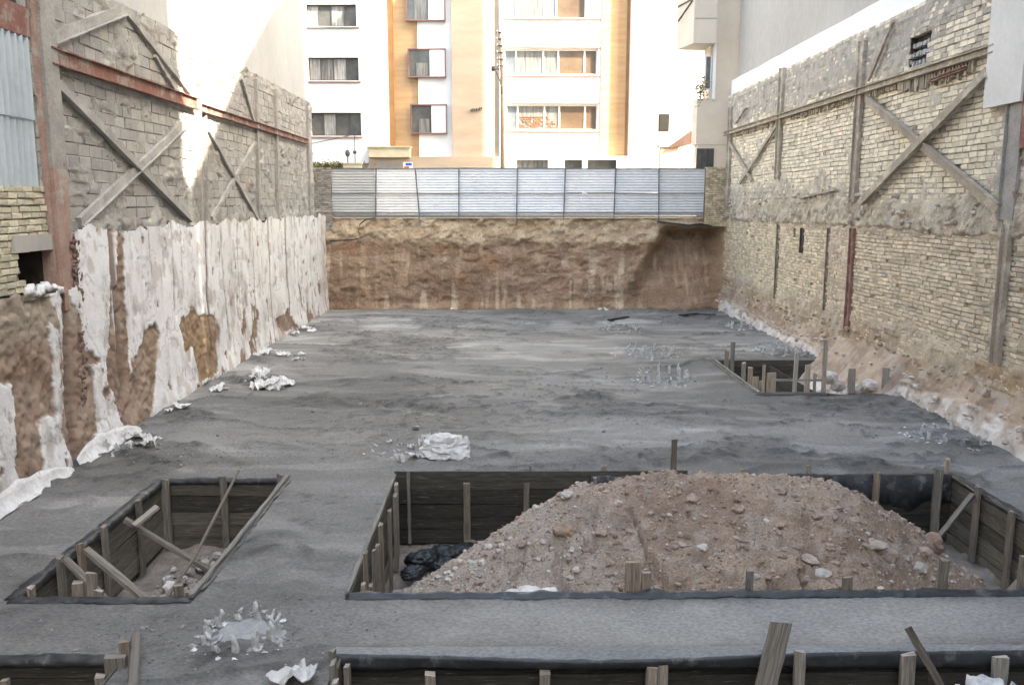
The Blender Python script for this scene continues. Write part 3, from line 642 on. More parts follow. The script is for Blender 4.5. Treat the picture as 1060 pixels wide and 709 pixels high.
for a, b, w in (((898, 104), (1034, 216), .24), ((1022, 75), (893, 208), .26), ((755, 148), (778, 187), .15), ((804, 130), (766, 190), .15), ((925, 22), (899, 84), .07), ((762, 128), (772, 112), .05), ((745, 185), (752, 200), .14), ((828, 205), (865, 196), .08)):
    p, q = rp(*a, .14 if a[0] < 1000 else .17), rp(*b, .14 if a[0] < 1000 else .17); w *= .85; mb = MB(); mb.beam(p, q, w, .07, up=(1, 0, 0), segs=12, jit=.010, col=W1)
    t = (Vector(q) - Vector(p)).normalized(); n_ = t.cross(Vector((1, 0, 0))).normalized()
    if w > .14: mb.beam(Vector(p) + n_ * w * .5 - Vector((.04, 0, 0)), Vector(q) + n_ * w * .5 - Vector((.04, 0, 0)), .02, .09, up=(1, 0, 0), segs=6, jit=.003, col=W1)
    mb.build('brace', M['bracer'], RT)
# row of tilted bricks and gaps under the beam
mb = MB()
y = yb0
while y < 35.5:
    zt = 7.24; k = rnd(.7, 1.1)
    if not (22.3 < y < 23.1 or 28.4 < y < 29.0):
        big = y < 20.5; h = rnd(.20, .32) if big else rnd(.10, .17)
        mb.box(XR - .11, XR - .02, y, y + rnd(.06, .09), zt - h, zt, col=(.45 * k, .40 * k, .32 * k), j=.015)
        mb.box(XR - .075, XR - .02, y + .085, y + .125, zt - h + .02, zt, col=(.06, .05, .045), j=.008)
    y += .125 if y < 22 else .16
mb.build('tilted_bricks', M['masonry'], RT)
mb = MB(); a0, a1, b0, b1 = NI
mb.quad((XR + .12, a0, b0), (XR + .12, a1, b0), (XR + .12, a1, b1), (XR + .12, a0, b1)); mb.quad((XR + .12, a0, b0), (XR - .02, a0, b0), (XR - .02, a1, b0), (XR + .12, a1, b0))
mb.quad((XR + .12, a0, b1), (XR + .12, a1, b1), (XR - .02, a1, b1), (XR - .02, a0, b1)); mb.quad((XR + .12, a0, b0), (XR + .12, a0, b1), (XR - .02, a0, b1), (XR - .02, a0, b0)); mb.quad((XR + .12, a1, b0), (XR - .02, a1, b0), (XR - .02, a1, b1), (XR + .12, a1, b1))
for i in range(5):
    for k in range(3): mb.box(XR - .03, XR + .05, a0 + .05 + i * (a1 - a0 - .1) / 5, a0 + .05 + (i + .55) * (a1 - a0 - .1) / 5, b0 + .03 + k * .2, b0 + .12 + k * .2, j=.02, mi=1)
mb.build('niche', [M['darkhole'], M['grayscrap']], RT)

# rubble footing on the right: soil above, white render below
a, b = np.arange(9.0, 36.6, .045), np.arange(0, 1.0001, 1 / 60); U, V = np.meshgrid(a, b, indexing='ij')
top_ = 1.0 + .18 * np.sin(U * .35 + 2) + .5 * (fbm(U * 1.1, U * 0, 4, 451) - .5)
inC = sstep(19.3, 19.5, U) * sstep(24.1, 23.8, U)
zc = top_ * V - .08 - 1.1 * inC * (1 - V) ** 1.3
out = .02 + .26 * (1 - V) ** .9 + .06 * sstep(.50, .44, V) + .14 * (fbm(U * 1.1, zc * 1.2, 3, 452) - .5) + .11 * (fbm(U * 5, zc * 5, 4, 453) - .5)
out += inC * (1 - V) ** 1.2 * 1.1
wt = .40 + .18 * (fbm(U * 1.4, U * 0, 4, 454) - .5); pl = sstep(.05, -.05, V - wt + .16 * (fbm(U * 5, zc * 5, 3, 455) - .5))
pl = pl * (1 - .8 * sstep(.60, .68, fbm(U * 2.5, zc * 2.5, 4, 456)))
c1 = mixc((.37, .28, .21), (.50, .40, .315), sstep(.35, .65, fbm(U * 2, zc * 2, 4, 457))); c1 = mixc(c1, (.50, .45, .39), sstep(.6, .68, fbm(U * 5, zc * 6, 3, 458)) * .6)
c2 = mixc((.76, .73, .70), (.60, .54, .49), sstep(.45, .65, fbm(U * 2, zc * 3, 4, 459)))
ft = grid('rubble_footing', np.stack([XR - out, U, zc], -1), M['plaster'], None, mixc(c1, c2, pl), flip=True)
setp(ft, 'lumpy footing of soil and whitish render at the foot of the right brick wall', 'footing')
mb = MB()
for i in range(200):
    y = rnd(14, 36); t = rnd(.0, .9); lump(mb, (XR - .10 - .34 * (1 - t) + rnd(-.06, .02), y, 1.3 * t + .02), rnd(.02, .06), (1, rnd(.8, 1.4), rnd(.6, 1)), amp=.5, sub=2, col=tnc(((.42, .34, .27) if t > .5 else (.56, .52, .49)), .75, 1.2))
o = mb.build('footing_rubble', M['stone'], ft); o['kind'] = 'stuff'

# right upper building, unseen upper outline shaped for a sun gap -------------------------------
AZ, EL = R(30), R(36)
SUN = Vector((-math.cos(EL) * math.cos(AZ), math.cos(EL) * math.sin(AZ), -math.sin(EL)))
sh = math.tan(AZ); 
XG = 9.62
def back(y, z, x0=XB, x1=XG + .2):      # where the ray that lands on (x0,y,z) crosses x1
    t = (x1 - x0) / -SUN.x; return (y - SUN.y * t, z - SUN.z * t)
pA = back(*WX(196, 195, XB)); pA2 = back(*WX(250, 70, XB)); pA3 = back(*WX(305, -30, XB))
pB1 = back(*WX(170, 148, XB)); pB2 = back(*WX(164, 118, XB)); pB3 = back(*WX(181, 47, XB)); pB4 = back(WX(184, 0, XB)[0], 22)
def sheared(mb, prof, x0, x1):
    n = len(prof); b = len(mb.v)
    for x in (x0, x1):
        for (y, z, k) in prof: mb.v.append((x, y - k * (x - x0) * sh, z))
    mb.face([b + i for i in range(n)]); mb.face([b + n + i for i in range(n)][::-1])
    for i in range(n):
        k = (i + 1) % n; mb.face((b + i, b + n + i, b + n + k, b + k))
mb = MB()
sheared(mb, [(pA[0], 8.79, 0), (36.9, 8.79, 0), (36.9, pA3[1] + 2, 0), (pA3[0], pA3[1] + 2, 0), (pA3[0], pA3[1], 0), (pA2[0], pA2[1], 0), (pA[0], pA[1], 0)], XG + .2, XG + 6)  # unseen roofline shaped to let a wedge of sun through
mb.build
RB = empty('sun_gap_building', 'tall gray cement rendered building above the far part of the right brick wall', 'building', (XG + 3, 25, 8.8))
mb.build('wall', M['grayrender'], RB)
mb = MB()
sheared(mb, [(-16, 8.79, 1), (pA[0] - .02, 8.79, 1), (pA[0] - .02, pA[1], 1), (pB1[0], pB1[1], 1), (pB2[0], pB2[1], 1), (pB3[0], pB3[1], 1), (pB4[0], pB4[1], 1), (pB4[0], 40, 1), (-16, 40, 1)], XG + .2, XG + 5)  # unseen mass added to bound the near side of the sun wedge
setp(mb.build('sun_gap_building', M['grayrender']), 'unseen gray mass added over the near part of the right brick wall to shape the sun gap', 'building')
mb = MB(); a = np.arange(13.0, 36.9, .12)
lo_, hi_ = [], []
for y in a: lo_.append(8.80 + .10 * (float(fbm(y * 1.5, 0, 3, 8)) - .5)); hi_.append(9.52 + .05 * (float(fbm(y * .7, 3, 3, 9)) - .5))
n = len(a); base_i = 0
for x in (XG - .06, XG + .22):
    mb.v += [(x, y, z) for y, z in zip(a, lo_)] + [(x, y, z) for y, z in zip(a, hi_)]
for i in range(n - 1):
    mb.face((i, n + i, n + i + 1, i + 1)); mb.face((n + i, 3 * n + i, 3 * n + i + 1, n + i + 1)); mb.face((i, i + 1, 2 * n + i + 1, 2 * n + i))
mb.build('plinth', M['white'], RB)['label'] = 'white painted strip along the foot of the building'
# core behind both walls so no light leaks
mb = MB(); mb.box(XR + .13, XG + 5.5, -16, 36.7, 3.9, 8.78); mb.build('core', M['grayrender'], RT)
mb = MB(); mb.box(XR + .13, XG + 1.0, 5, 36.7, -.2, 3.89); mb.build('core', M['pitsoil'], RT)
y0_, z0_ = WX(1056, 102, XR - .2); y1_, _ = WX(1018, 100, XR - .2)
mb = MB(); mb.box(XR - .2, XG + .15, y0_, y1_, z0_ - .05, 9.6, j=.01); setp(mb.build('white_pier', M['offwhite']), 'smooth whitish painted pier hanging over the brick wall at the upper right edge', 'pier')
mb = MB(); mb.box(XR - .16, XG + .1, y0_ - .25, y0_ - .01, 5.4, 9.6, j=.01); setp(mb.build('steel_column', M['rust']), 'pinkish rusty steel column right of the white pier', 'column')

# unseen block added on the camera side to keep sun off the site
mb = MB(); mb.box(-18, 20, -32, -18, 2.7, 17); setp(mb.build('rendered_building', M['grayrender']), 'unseen block added behind the camera to shade the site', 'building')

# pillars beside the fence
def pier(x0, x1, z0, z1, name, lab, m, c, yy=36.15, seed=1):
    random.seed(seed); mb = MB(); z = z0
    while z < z1:
        x = x0 - rnd(0, .1)
        while x < x1:
            w = rnd(.12, .24); k = rnd(.7, 1.2); mb.box(max(x, x0), min(x + w - .012, x1 + .02), yy + rnd(-.02, .02), yy + .3, z, z + .075, col=tuple(q * k for q in c), j=.012); x += w
        z += .088
    mb.box(x0 + .01, x1 - .01, yy + .05, yy + .31, z0, z1 - .02, col=(c[0] * .55, c[1] * .55, c[2] * .55))
    return setp(mb.build(name, m), lab, 'pillar')
xa, _ = WY(322, 200, 36.1); xb, _ = WY(342, 200, 36.1)
pier(-8.0, xb, 3.3, 5.9, 'rubble_pillar', 'gray speckled rubble pillar between the left block wall and the metal fence', M['masonry'], (.42, .38, .34), seed=4)
xa, _ = WY(731, 200, 36.1)
pier(xa, 9.5, 3.5, 5.95, 'brick_pillar', 'yellowish brick pillar between the metal fence and the right brick wall', M['masonry'], (.56, .47, .33), seed=6)

# ------------------------------------------------------------ corrugated fence
FY = 36.35
posts = [343, 389, 433, 475, 535, 584, 636, 682, 729]
FN = empty('corrugated_fence', 'silvery corrugated metal sheet fence on top of the earth bank at the back', 'fence', (.5, FY, 3.85))
px = [WY(u, 200, FY)[0] for u in posts]; _, ZT = WY(535, 174.5, FY); _, ZB = WY(535, 223, FY); ZM = WY(535, 200, FY)[1]
random.seed(3)
tint = [(.62, .62, .60), (1.08, 1.05, 1.03), (.96, 1.0, 1.05), (.97, 1.0, 1.06), (.95, .98, 1.04), (.98, .98, 1.01), (.85, .87, .91), (.72, .73, .76)]
for i in range(8):
    for lev, (za, zb) in enumerate(((ZB, ZM - .01), (ZM + .01, ZT))):
        a = np.linspace(px[i] - .03, px[i + 1] - .005, 26); b = np.linspace(za, zb, 90); U, V = np.meshgrid(a, b, indexing='ij')
        tl = rnd(-.02, .02); bend = .035 * (fbm(U * .9, V * 1.3, 3, 600 + i * 3 + lev) - .5)
        yv = FY + .013 * np.sin(V * 2 * np.pi / .112) + tl * (V - za) + bend + (i % 2) * .012
        vv = V + .02 * (fbm(U * 1.3, V * 0, 3, 700 + i) - .5) * (V > zb - .02)
        k = rnd(.93, 1.05); cc = np.ones(U.shape + (3,)) * np.array(tint[i]) * k
        o = grid('sheet', np.stack([U, yv, vv], -1), M['zinc'], FN, cc)
for i, x in enumerate(px):
    mb = MB(); ln = rnd(-.05, .05) + (.10 if i == 2 else 0); mb.beam((x + ln * .6, FY - .06, 3.7 - (.15 if i in (2, 4) else 0)), (x - ln, FY - .06, ZT + (.0 if i else 0)), .055, .045, up=(1, 0, 0), segs=3, jit=.002, col=W1); mb.build('post', M['post'], FN)
for z, w in ((ZM, .04), (ZB + .10, .045), (ZT, .035)):
    mb = MB()
    for i in range(8): mb.beam((px[i], FY - .045, z + rnd(-.015, .015)), (px[i + 1], FY - .045, z + rnd(-.015, .015)), w, .03, segs=3, jit=.003, col=W1)
    mb.build('rail', M['post'], FN)
# loose cable at the fence foot
mb = MB(); x0 = WY(388, 228, 36.1)[0]; mb.tube([(x0, 36.1, 3.85), (x0 - .35, 36.0, 3.8), (x0 - .6, 35.95, 3.6), (x0 - .66, 35.85, 3.3), (x0 - .5, 35.8, 3.05), (x0 - .9, 35.85, 2.95), (x0 - 1.9, 35.9, 2.9)], .025)
setp(mb.build('black_cable', M['blackscrap']), 'black cable hanging down the bank from the left end of the fence', 'cable')
mb = MB(); x0 = WY(680, 235, 36)[0]; mb.tube([(x0, 36.0, 3.7), (x0 + .7, 35.9, 3.62), (x0 + 1.3, 35.85, 3.55), (x0 + 1.8, 35.9, 3.6), (x0 + 2.3, 36, 3.5)], .04)
setp(mb.build('black_cable', M['blackscrap']), 'dark pipe sticking out over the hollow at the right end of the bank', 'cable')

# ------------------------------------------------------------ apartment building across the street
YF = 47.0
def fx(u, y=YF): return WY(u, 100, y)[0]
def fz(v, y=YF): return WY(530, v, y)[1]
AP = empty('apartment_building', 'sunlit white apartment block with orange and beige stone strips across the street', 'building', (0, YF, 3.9))
TOPZ = 22.0
def facade(name, u0, u1, y, v_bot, m, holes=(), depth=.25):
    """front panel facing the camera with real openings; holes are (u0,u1,v_top,v_bottom)."""
    x0, x1 = fx(u0, y), fx(u1, y); zb = fz(v_bot, y)
    hs = [(fx(a, y), fx(b, y), fz(d, y), fz(c, y)) for a, b, c, d in holes]
    X_ = sorted({x0, x1} | {q for h in hs for q in h[:2]}); Z_ = sorted({zb, TOPZ} | {q for h in hs for q in h[2:]}); mb = MB()
    for i in range(len(X_) - 1):
        for k in range(len(Z_) - 1):
            cx_, cz_ = (X_[i] + X_[i + 1]) / 2, (Z_[k] + Z_[k + 1]) / 2
            if any(a < cx_ < b and c < cz_ < d for a, b, c, d in hs): continue
            mb.quad((X_[i], y, Z_[k]), (X_[i + 1], y, Z_[k]), (X_[i + 1], y, Z_[k + 1]), (X_[i], y, Z_[k + 1]))
    for a, b, c, d in hs:
        for p, q in (((a, c), (b, c)), ((b, c), (b, d)), ((b, d), (a, d)), ((a, d), (a, c))):
            mb.quad((p[0], y, p[1]), (q[0], y, q[1]), (q[0], y + depth, q[1]), (p[0], y + depth, p[1]))
    for x in (x0, x1): mb.quad((x, y, zb), (x, 48.5, zb), (x, 48.5, TOPZ), (x, y, TOPZ))
    mb.quad((x0, y, zb), (x1, y, zb), (x1, 48.5, zb), (x0, 48.5, zb))
    mb.build(name, m, AP); return hs
def window(h, y, cuts, mats, fm, fw=.06, parent=AP, split=None):
    a, b, c, d = h; mb = MB()
    for (p, q, r_, s_) in ((a, b, c, c + fw), (a, b, d - fw, d), (a, a + fw, c + fw, d - fw), (b - fw, b, c + fw, d - fw)): mb.box(p, q, y - .05, y, r_, s_)
    e = [a + fw] + [a + (b - a) * t for t in cuts] + [b - fw]
    for t in e[1:-1]: mb.box(t - fw / 2, t + fw / 2, y - .048, y, c + fw, d - fw)
    w = mb.build('window', M[fm], parent)
    for i in range(len(e) - 1):
        mb = MB(); mb.box(e[i], e[i + 1], y - .012, y + .01, c + fw, d - fw); mb.build('pane', M[mats[i % len(mats)]], w)
    return w
wl = [(320, 371, 5, 28), (320, 372, 60, 84), (321, 373, 117, 141), (320, 371, -52, -30)]
hs = facade('left_wing', 300, 402, 46.6, 169, M['white'], wl)
for i, h in enumerate(hs): window(h, 46.83, (.24, .49, .75), (('glassmid', 'glassdark', 'glassmid', 'glassdark'), ('glassmid', 'glasscurtain', 'glassmid', 'glassdark'), ('glassdark', 'glassmid', 'glassdark', 'glassdark'), ('glassmid',))[i], 'framedark')
for v in (29.5, 85.5, 142.5): mb = MB(); z = fz(v, 46.6); mb.box(fx(320, 46.6), fx(374, 46.6), 46.5, 46.62, z - .03, z + .03); mb.build('sill', M['mauve'], AP)
facade('brown_edge', 402, 408, 46.8, 163, M['brown'])
ho = [(422.5, 432.2, 0, 22.5), (423.5, 433.2, 51, 81), (424.5, 434, 108.5, 139)]
facade('orange_strip', 408, 432.2, 47.0, 163, M['orange'])
facade('white_strip', 432.2, 468, 46.9, 163, M['white'])
mb = MB(); mb.box(fx(432.3), fx(433.2), 46.87, 46.95, fz(163), TOPZ); mb.build('dark_joint', M['brown'], AP)
for (a, b, c, d) in ((422, 462, -32, 22.5), (423, 462, 51, 81), (424.5, 462.5, 108.5, 139)):
    y = 46.82; x0, x1, xm_ = fx(a, y), fx(b, y), fx((a + b) / 2 + 3, y); z0, z1 = fz(d, y), fz(c, y)
    mb = MB()                                                   # shallow loggia box: dark inside, closed white shutter on the right
    mb.box(x0, x0 + .07, 46.68, 46.86, z0, z1); mb.box(x0 + .07, x1, 46.68, 46.86, z1 - .06, z1); mb.box(x0 + .07, x1, 46.68, 46.86, z0, z0 + .06); mb.box(x1 - .05, x1, 46.68, 46.86, z0 + .06, z1 - .06)
    w = mb.build('window', M['mauve'], AP)
    mb = MB(); mb.box(x0 + .07, xm_, 46.80, 46.86, z0 + .06, z1 - .06); p_ = mb.build('pane', M['glassdark'], w)
    mb = MB(); mb.box(xm_, x1 - .05, 46.72, 46.86, z0 + .06, z1 - .06); mb.build('shutter', M['white'], w)
    mb = MB(); mb.box(x0 + .45, xm_ - .12, 46.75, 46.79, z0 + .06, z0 + .85 * (z1 - z0) * .6); mb.build('curtain', M['glasscurtain'], w)
facade('beige_panel', 468, 519.5, 46.5, 163, M['beige'])
mb = MB(); mb.box(fx(517), fx(519.4), 46.35, 46.55, fz(163), TOPZ); mb.build('drainpipe', M['white'], AP)
hw = [(520.5, 606, -38, 19.5), (521.5, 618.5, 50.5, 78), (523.5, 619.5, 108, 135.5)]
hs = facade('right_wing', 519.5, 621, 46.7, 163, M['white'], hw)
window(hs[0], 46.93, (.16, .5, .64), ('glassblue', 'glasscurtain', 'glassblue', 'glasstan'), 'frame', .09)
window(hs[1], 46.93, (.13, .42, .58, .86), ('glassblue', 'glasscurtain', 'glasscurtain', 'glasstan', 'glasstan'), 'frame', .09)
window(hs[2], 46.93, (.13, .42, .58, .86), ('glassblue', 'glasscurtain', 'glasscurtain', 'glasstan', 'glasstan'), 'frame', .09)
for v in (20, 49.5, 79, 107, 136.5): mb = MB(); z = fz(v, 46.7); mb.box(fx(519.6, 46.7), fx(620.8, 46.7), 46.62, 46.72, z - .045, z + .03); mb.build('floor_trim', M['mauve'], AP)
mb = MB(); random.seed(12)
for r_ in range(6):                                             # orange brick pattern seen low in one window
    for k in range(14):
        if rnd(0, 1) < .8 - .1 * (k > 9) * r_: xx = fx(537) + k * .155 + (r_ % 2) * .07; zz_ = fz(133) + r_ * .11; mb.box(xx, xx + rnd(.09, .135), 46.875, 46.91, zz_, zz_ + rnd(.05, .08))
mb.build('brick_pattern', M['brickorange'], AP)
facade('orange_strip', 621, 647.5, 47.0, 163, M['orange']); facade('brown_edge', 647.5, 652.5, 47.05, 163, M['brown'])  # brown edge puts the pilaster's cast shadow into the colour
mb = MB(); mb.box(fx(620.4), fx(621.6), 46.66, 47.0, fz(163), TOPZ); mb.build('mauve_joint', M['mauve'], AP)
facade('pilaster', 652.5, 658, 46.4, 163, M['white']); facade('cream_strip', 658, 677, 46.6, 163, M['beige'])
# ground floor: beige plinth left, openings right
mb = MB(); y = 46.2; mb.box(fx(380, y), fx(519, y), y, 47.2, 3.9, fz(162.5, y)); mb.build('plinth', M['beige'], AP)
mb = MB(); y = 45.9; mb.box(fx(380, y), fx(423, y), y, 46.6, fz(163, y), fz(153, y)); mb.box(fx(378, y), fx(424, y), y - .08, 46.62, fz(153, y), fz(151.5, y)); mb.build('entrance_canopy', M['cream2'], AP)
mb = MB(); y = 46.1
for k in range(6): z = fz(174, y) + k * .055; mb.box(fx(388, y), fx(414, y), y - .06, y + .06, z, z + .03)
mb.build('louvre', M['grayrender'], AP)
y = 46.35; x0, x1 = fx(519.6, y), fx(676, y)
hs = [(fx(a, y), fx(b, y), 3.9, fz(c, y)) for a, b, c in ((535, 568, 165.5), (585, 604, 165.5), (609, 640, 165.5))]
X_ = sorted({x0, x1} | {q for h in hs for q in h[:2]}); mb = MB()
for i in range(len(X_) - 1):
    c_ = (X_[i] + X_[i + 1]) / 2; zb = 3.9
    for h in hs:
        if h[0] < c_ < h[1]: zb = h[3]
    mb.box(X_[i], X_[i + 1], y, 47.3, zb, fz(162, y))
mb.build('ground_floor', M['white'], AP)
for h, m in zip(hs, ('glasscurtain', 'glassdark', 'glassdark')):
    mb = MB(); mb.box(h[0], h[1], y + .35, y + .4, 3.9, h[3]); mb.build('shopfront', M[m], AP)
mb = MB(); mb.box(fx(300), fx(677), 48.5, 56, 3.9, TOPZ); mb.build('core', M['white'], AP)
mb = MB(); x0 = fx(487, 46.4); z0 = fz(115.5, 46.4)
for k in range(7): mb.box(x0 + k * .09, x0 + k * .09 + .07, 46.38, 46.45, z0 + rnd(-.03, .03) + k * .012, z0 + rnd(.08, .15) + k * .012)
mb.build('dark_mark', M['framedark'], AP)  # small dark mark on the beige panel

mb = MB(); mb.box(fx(677), 14.5, 47.3, 56, 3.9, TOPZ)
NB = empty('white_building', 'plain white sunlit building with one small dark window right of the orange strip', 'building', (10, 47.3, 3.9)); mb.build('wall', M['white'], NB)
y = 47.25; mb = MB(); mb.box(fx(682.5, y), fx(693.5, y), y - .02, y + .06, fz(136, y), fz(118, y)); w = mb.build('window', M['blackpane'], NB)
mb = MB(); mb.box(fx(683.3, y), fx(692.7, y), y - .035, y - .021, fz(135.2, y), fz(119, y)); mb.build('pane', M['blackpane'], w)
mb = MB(); mb.box(-30, fx(300) - .02, 47.2, 58, 3.9, 20); setp(mb.build('white_building', M['white']), 'white building far left across the street, behind the block wall', 'building')

# awning, tree stump-like kiosk at right
T = empty('sloped_awning', 'reddish sloped awning on a beige post between the white building and the corner house', 'awning', (9.0, 44.5, 3.9))
y = 44.0; mb = MB(); (xa, za), (xb, zb) = WY(691, 152, y), WY(722, 132, y)
b_ = len(mb.v); mb.v += [(xa, y - .5, za), (xb, y - .5, zb), (xb, y - .5, zb - .75), (xa, y - .5, za - .12), (xa + .3, y + 1.5, za), (xb, y + 1.5, zb), (xb, y + 1.5, zb - .75), (xa + .3, y + 1.5, za - .12)]
for f in ((0, 1, 2, 3), (4, 7, 6, 5), (0, 4, 5, 1), (3, 2, 6, 7), (0, 3, 7, 4), (1, 5, 6, 2)): mb.face([b_ + k for k in f])
mb.build('awning_roof', M['roof'], T)
mb = MB(); xa = WY(683, 160, y)[0]; xb = WY(701, 160, y)[0]; za = WY(690, 153, y)[1]; mb.box(xa, xb, y - .3, y + .3, 3.9, za); mb.box(xa - .1, xb + .1, y - .38, y + .38, za, za + .18); mb.build('post', M['beige'], T)
mb = MB(); xa = WY(708, 160, y)[0]; mb.box(xa, xa + .8, y + .2, y + .7, 3.9, WY(700, 158, y)[1]); mb.build('side_wall', M['cream2'], T)

# corner house with balcony
CH = empty('corner_house', 'cream corner house with a jutting balcony beyond the end of the right brick wall', 'building', (9.0, 38, 3.9))
yc = 37.6; xl = WY(722, 100, yc)[0]; xr = 11.0
mb = MB(); zt = WY(730, 96, yc)[1]; zbw = WY(730, 150, yc)[1]
mb.box(xl, xr, yc, 38.5, zbw, zt - .25); mb.box(xl + .5, xr, yc + .05, 38.8, zt - .25, 20); mb.box(xl + .1, xr, yc + .02, 38.4, 3.9, zbw); mb.build('wall', M['cream'], CH)
xw0, xw1 = WY(729, 100, yc)[0], WY(735.5, 100, yc)[0]
w_ = window((xw0, xw1, WY(730, 93, yc)[1], WY(730, 58, yc)[1]), yc + .04, (), ('glassblue',), 'frame', .04, CH)
w_ = window((WY(723, 100, yc)[0], WY(741, 100, yc)[0], 3.95, WY(730, 154, yc)[1]), yc + .01, (.3, .6), ('glassdark',), 'framedark', .05, CH)
mb = MB(); xg = WY(736.5, 100, yc)[0]; mb.box(xg, xg + .12, yc - .12, yc + .04, zt - .3, 20); mb.build('white_trim', M['white'], CH)
yb_ = 37.0; xb0, xb1 = WY(717.5, 50, yb_)[0], WY(741, 50, yb_)[0]
mb = MB(); zb0_, zb1_ = WY(720, 45, yb_)[1], 20
b_ = len(mb.v)
xo0 = WY(700, 58, 38.6)[0]
mb.v += [(xb0, yb_, zb0_), (xb1, yb_, zb0_), (xb1, 38.8, zb0_), (xo0, 38.6, zb0_), (xb0, yb_, zb1_), (xb1, yb_, zb1_), (xb1, 38.8, zb1_), (xo0, 38.6, zb1_)]
for f in ((0, 1, 5, 4), (3, 0, 4, 7), (2, 3, 7, 6), (4, 5, 6, 7)): mb.face([b_ + k for k in f])
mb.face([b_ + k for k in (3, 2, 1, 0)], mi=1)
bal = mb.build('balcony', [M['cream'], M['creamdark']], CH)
mb = MB(); z = WY(720, 20, yb_)[1]; mb.box(xb0 + .05, xb1, yb_ - .015, yb_ + .01, z, z + .05); mb.build('joint', M['creamdark'], bal)
mb = MB(); za_ = WY(700, 10, 38.5)[1]; mb.beam((xo0 + .02, 38.45, za_ - .5), (xb0 - .06, 37.15, za_ + .05), .07, .04, segs=2, jit=0, col=W1); mb.beam((xo0 - .02, 38.5, za_ + .1), (xb0 - .05, 37.1, za_ + .12), .06, .04, segs=2, jit=0, col=W1); mb.build('clothes_rail', M['framedark'], bal)

def leaves(mb, cen, rad, n, size):
    for _ in range(n):
        d = Vector([random.gauss(0, .5) for _ in range(3)]); p = Vector(cen) + Vector((d.x * rad[0], d.y * rad[1], d.z * rad[2]))
        a = Vector([rnd(-1, 1) for _ in range(3)]).normalized(); b = a.cross(Vector((rnd(-1, 1), rnd(-1, 1), .3))).normalized(); s = size * rnd(.6, 1.4)
        k = len(mb.v); mb.v += [tuple(p - a * s), tuple(p + b * s * .5), tuple(p + a * s), tuple(p - b * s * .5)]; mb.face((k, k + 1, k + 2, k + 3))
random.seed(8)
T = empty('potted_shrub', 'straggly dry shrub on the ledge beside the window of the corner house', 'plant', (xl + .15, yc - .1, zt - .25))
mb = MB(); leaves(mb, (xl + .1, yc - .05, zt + .15), (.32, .25, .55), 260, .06); mb.build('foliage', M['dryleaf'], T)
mb = MB(); mb.tube([(xl + .15, yc, zt - .25), (xl + .1, yc - .05, zt + .3)], .03); mb.build('stem', M['dryleaf'], T)
x0, x1 = fx(322, 45), fx(352, 45); zt_ = WY(330, 170, 45)[1]
T = empty('hedge', 'yellow-green hedge behind the fence at the left under the white wing', 'hedge', ((x0 + x1) / 2, 45, 3.9))
mb = MB()
for i in range(14): leaves(mb, (x0 + (x1 - x0) * i / 13, 45, zt_ - .35), (.22, .25, .40), 150, .07)
mb.build('foliage', M['leaf'], T); mb = MB(); mb.box(x0, x1, 44.9, 45.1, 3.9, zt_ - .5); mb.build('stems', M['dryleaf'], T)
T = empty('bare_shrub', 'thin twiggy shrub behind the fence beside the entrance canopy', 'plant', (fx(378, 45), 45, 3.9)); mb = MB()
for i in range(16):
    p = Vector((fx(378, 45) + rnd(-.1, .1), 45, 5.4)); pts = [p]
    for k in range(4): p = p + Vector((rnd(-.22, .22), rnd(-.1, .1), rnd(.12, .35))); pts.append(p)
    mb.tube(pts, .018, 5)
mb.tube([(fx(378, 45), 45, 3.9), (fx(378, 45), 45, 5.6)], .04, 6); mb.build('twigs', M['dryleaf'], T)
x0 = fx(358, 45.3); T = empty('garden_lamp', 'small dark lamp and thin bent pole behind the left end of the fence', 'lamp', (x0, 45.3, 3.9))
mb = MB(); mb.tube([(x0, 45.3, 3.9), (x0, 45.3, fz(163))], .03, 6); mb.tube([(x0 + .38, 45.3, 3.9), (x0 + .38, 45.3, fz(143.5)), (x0 + .2, 45.3, fz(143)), (x0 - 2.0, 45.3, fz(152))], .022, 6); mb.build('pole', M['framedark'], T)
mb = MB(); lump(mb, (x0, 45.3, fz(161)), .13, (1, 1, 1.5), amp=.05); lump(mb, (x0 + .38, 45.25, fz(160)), .10, (1, 1, 1), amp=.1); mb.build('lamp_head', M['framedark'], T, True)
mb = MB(); y = 44.9; mb.box(fx(353, y), fx(372, y), y, y + .4, fz(177, y), fz(170, y)); mb.box(fx(352, y), fx(373, y), y - .05, y + .45, fz(170, y), fz(168.7, y)); setp(mb.build('electric_box', M['cream2']), 'cream utility cabinet showing over the left end of the fence', 'cabinet')
y = 45.2; T = empty('street_sign', 'small blue, white and red sign just above the fence', 'sign', (fx(420, y), y, 3.9)); mb = MB(); mb.box(fx(416, y), fx(426, y), y, y + .03, fz(175, y), fz(168, y)); mb.build('sign_plate', M['lightpaint'], T)
mb = MB(); mb.box(fx(418.5, y), fx(425, y), y - .012, y - .001, fz(171.5, y), fz(169, y)); mb.build('blue_panel', M['bluepaint'], T)
mb = MB(); mb.box(fx(417, y), fx(422, y), y - .012, y - .001, fz(174.5, y), fz(172.5, y)); mb.build('red_panel', M['redpaint'], T)
mb = MB(); mb.tube([(fx(421, y), y + .06, 3.9), (fx(421, y), y + .06, fz(169, y))], .03, 6); mb.build('post', M['post'], T)
y = 44.6; x0 = fx(519.5, y); T = empty('utility_pole', 'brownish utility pole with white insulators in front of the beige panel', 'pole', (x0, y, 3.9))
mb = MB(); mb.tube([(x0 + .05, y, 3.9), (x0 + .02, y, fz(75, y)), (x0 - .1, y, fz(33, y))], [.13, .11, .07], 8); mb.build('shaft', M['polewood'], T, True)
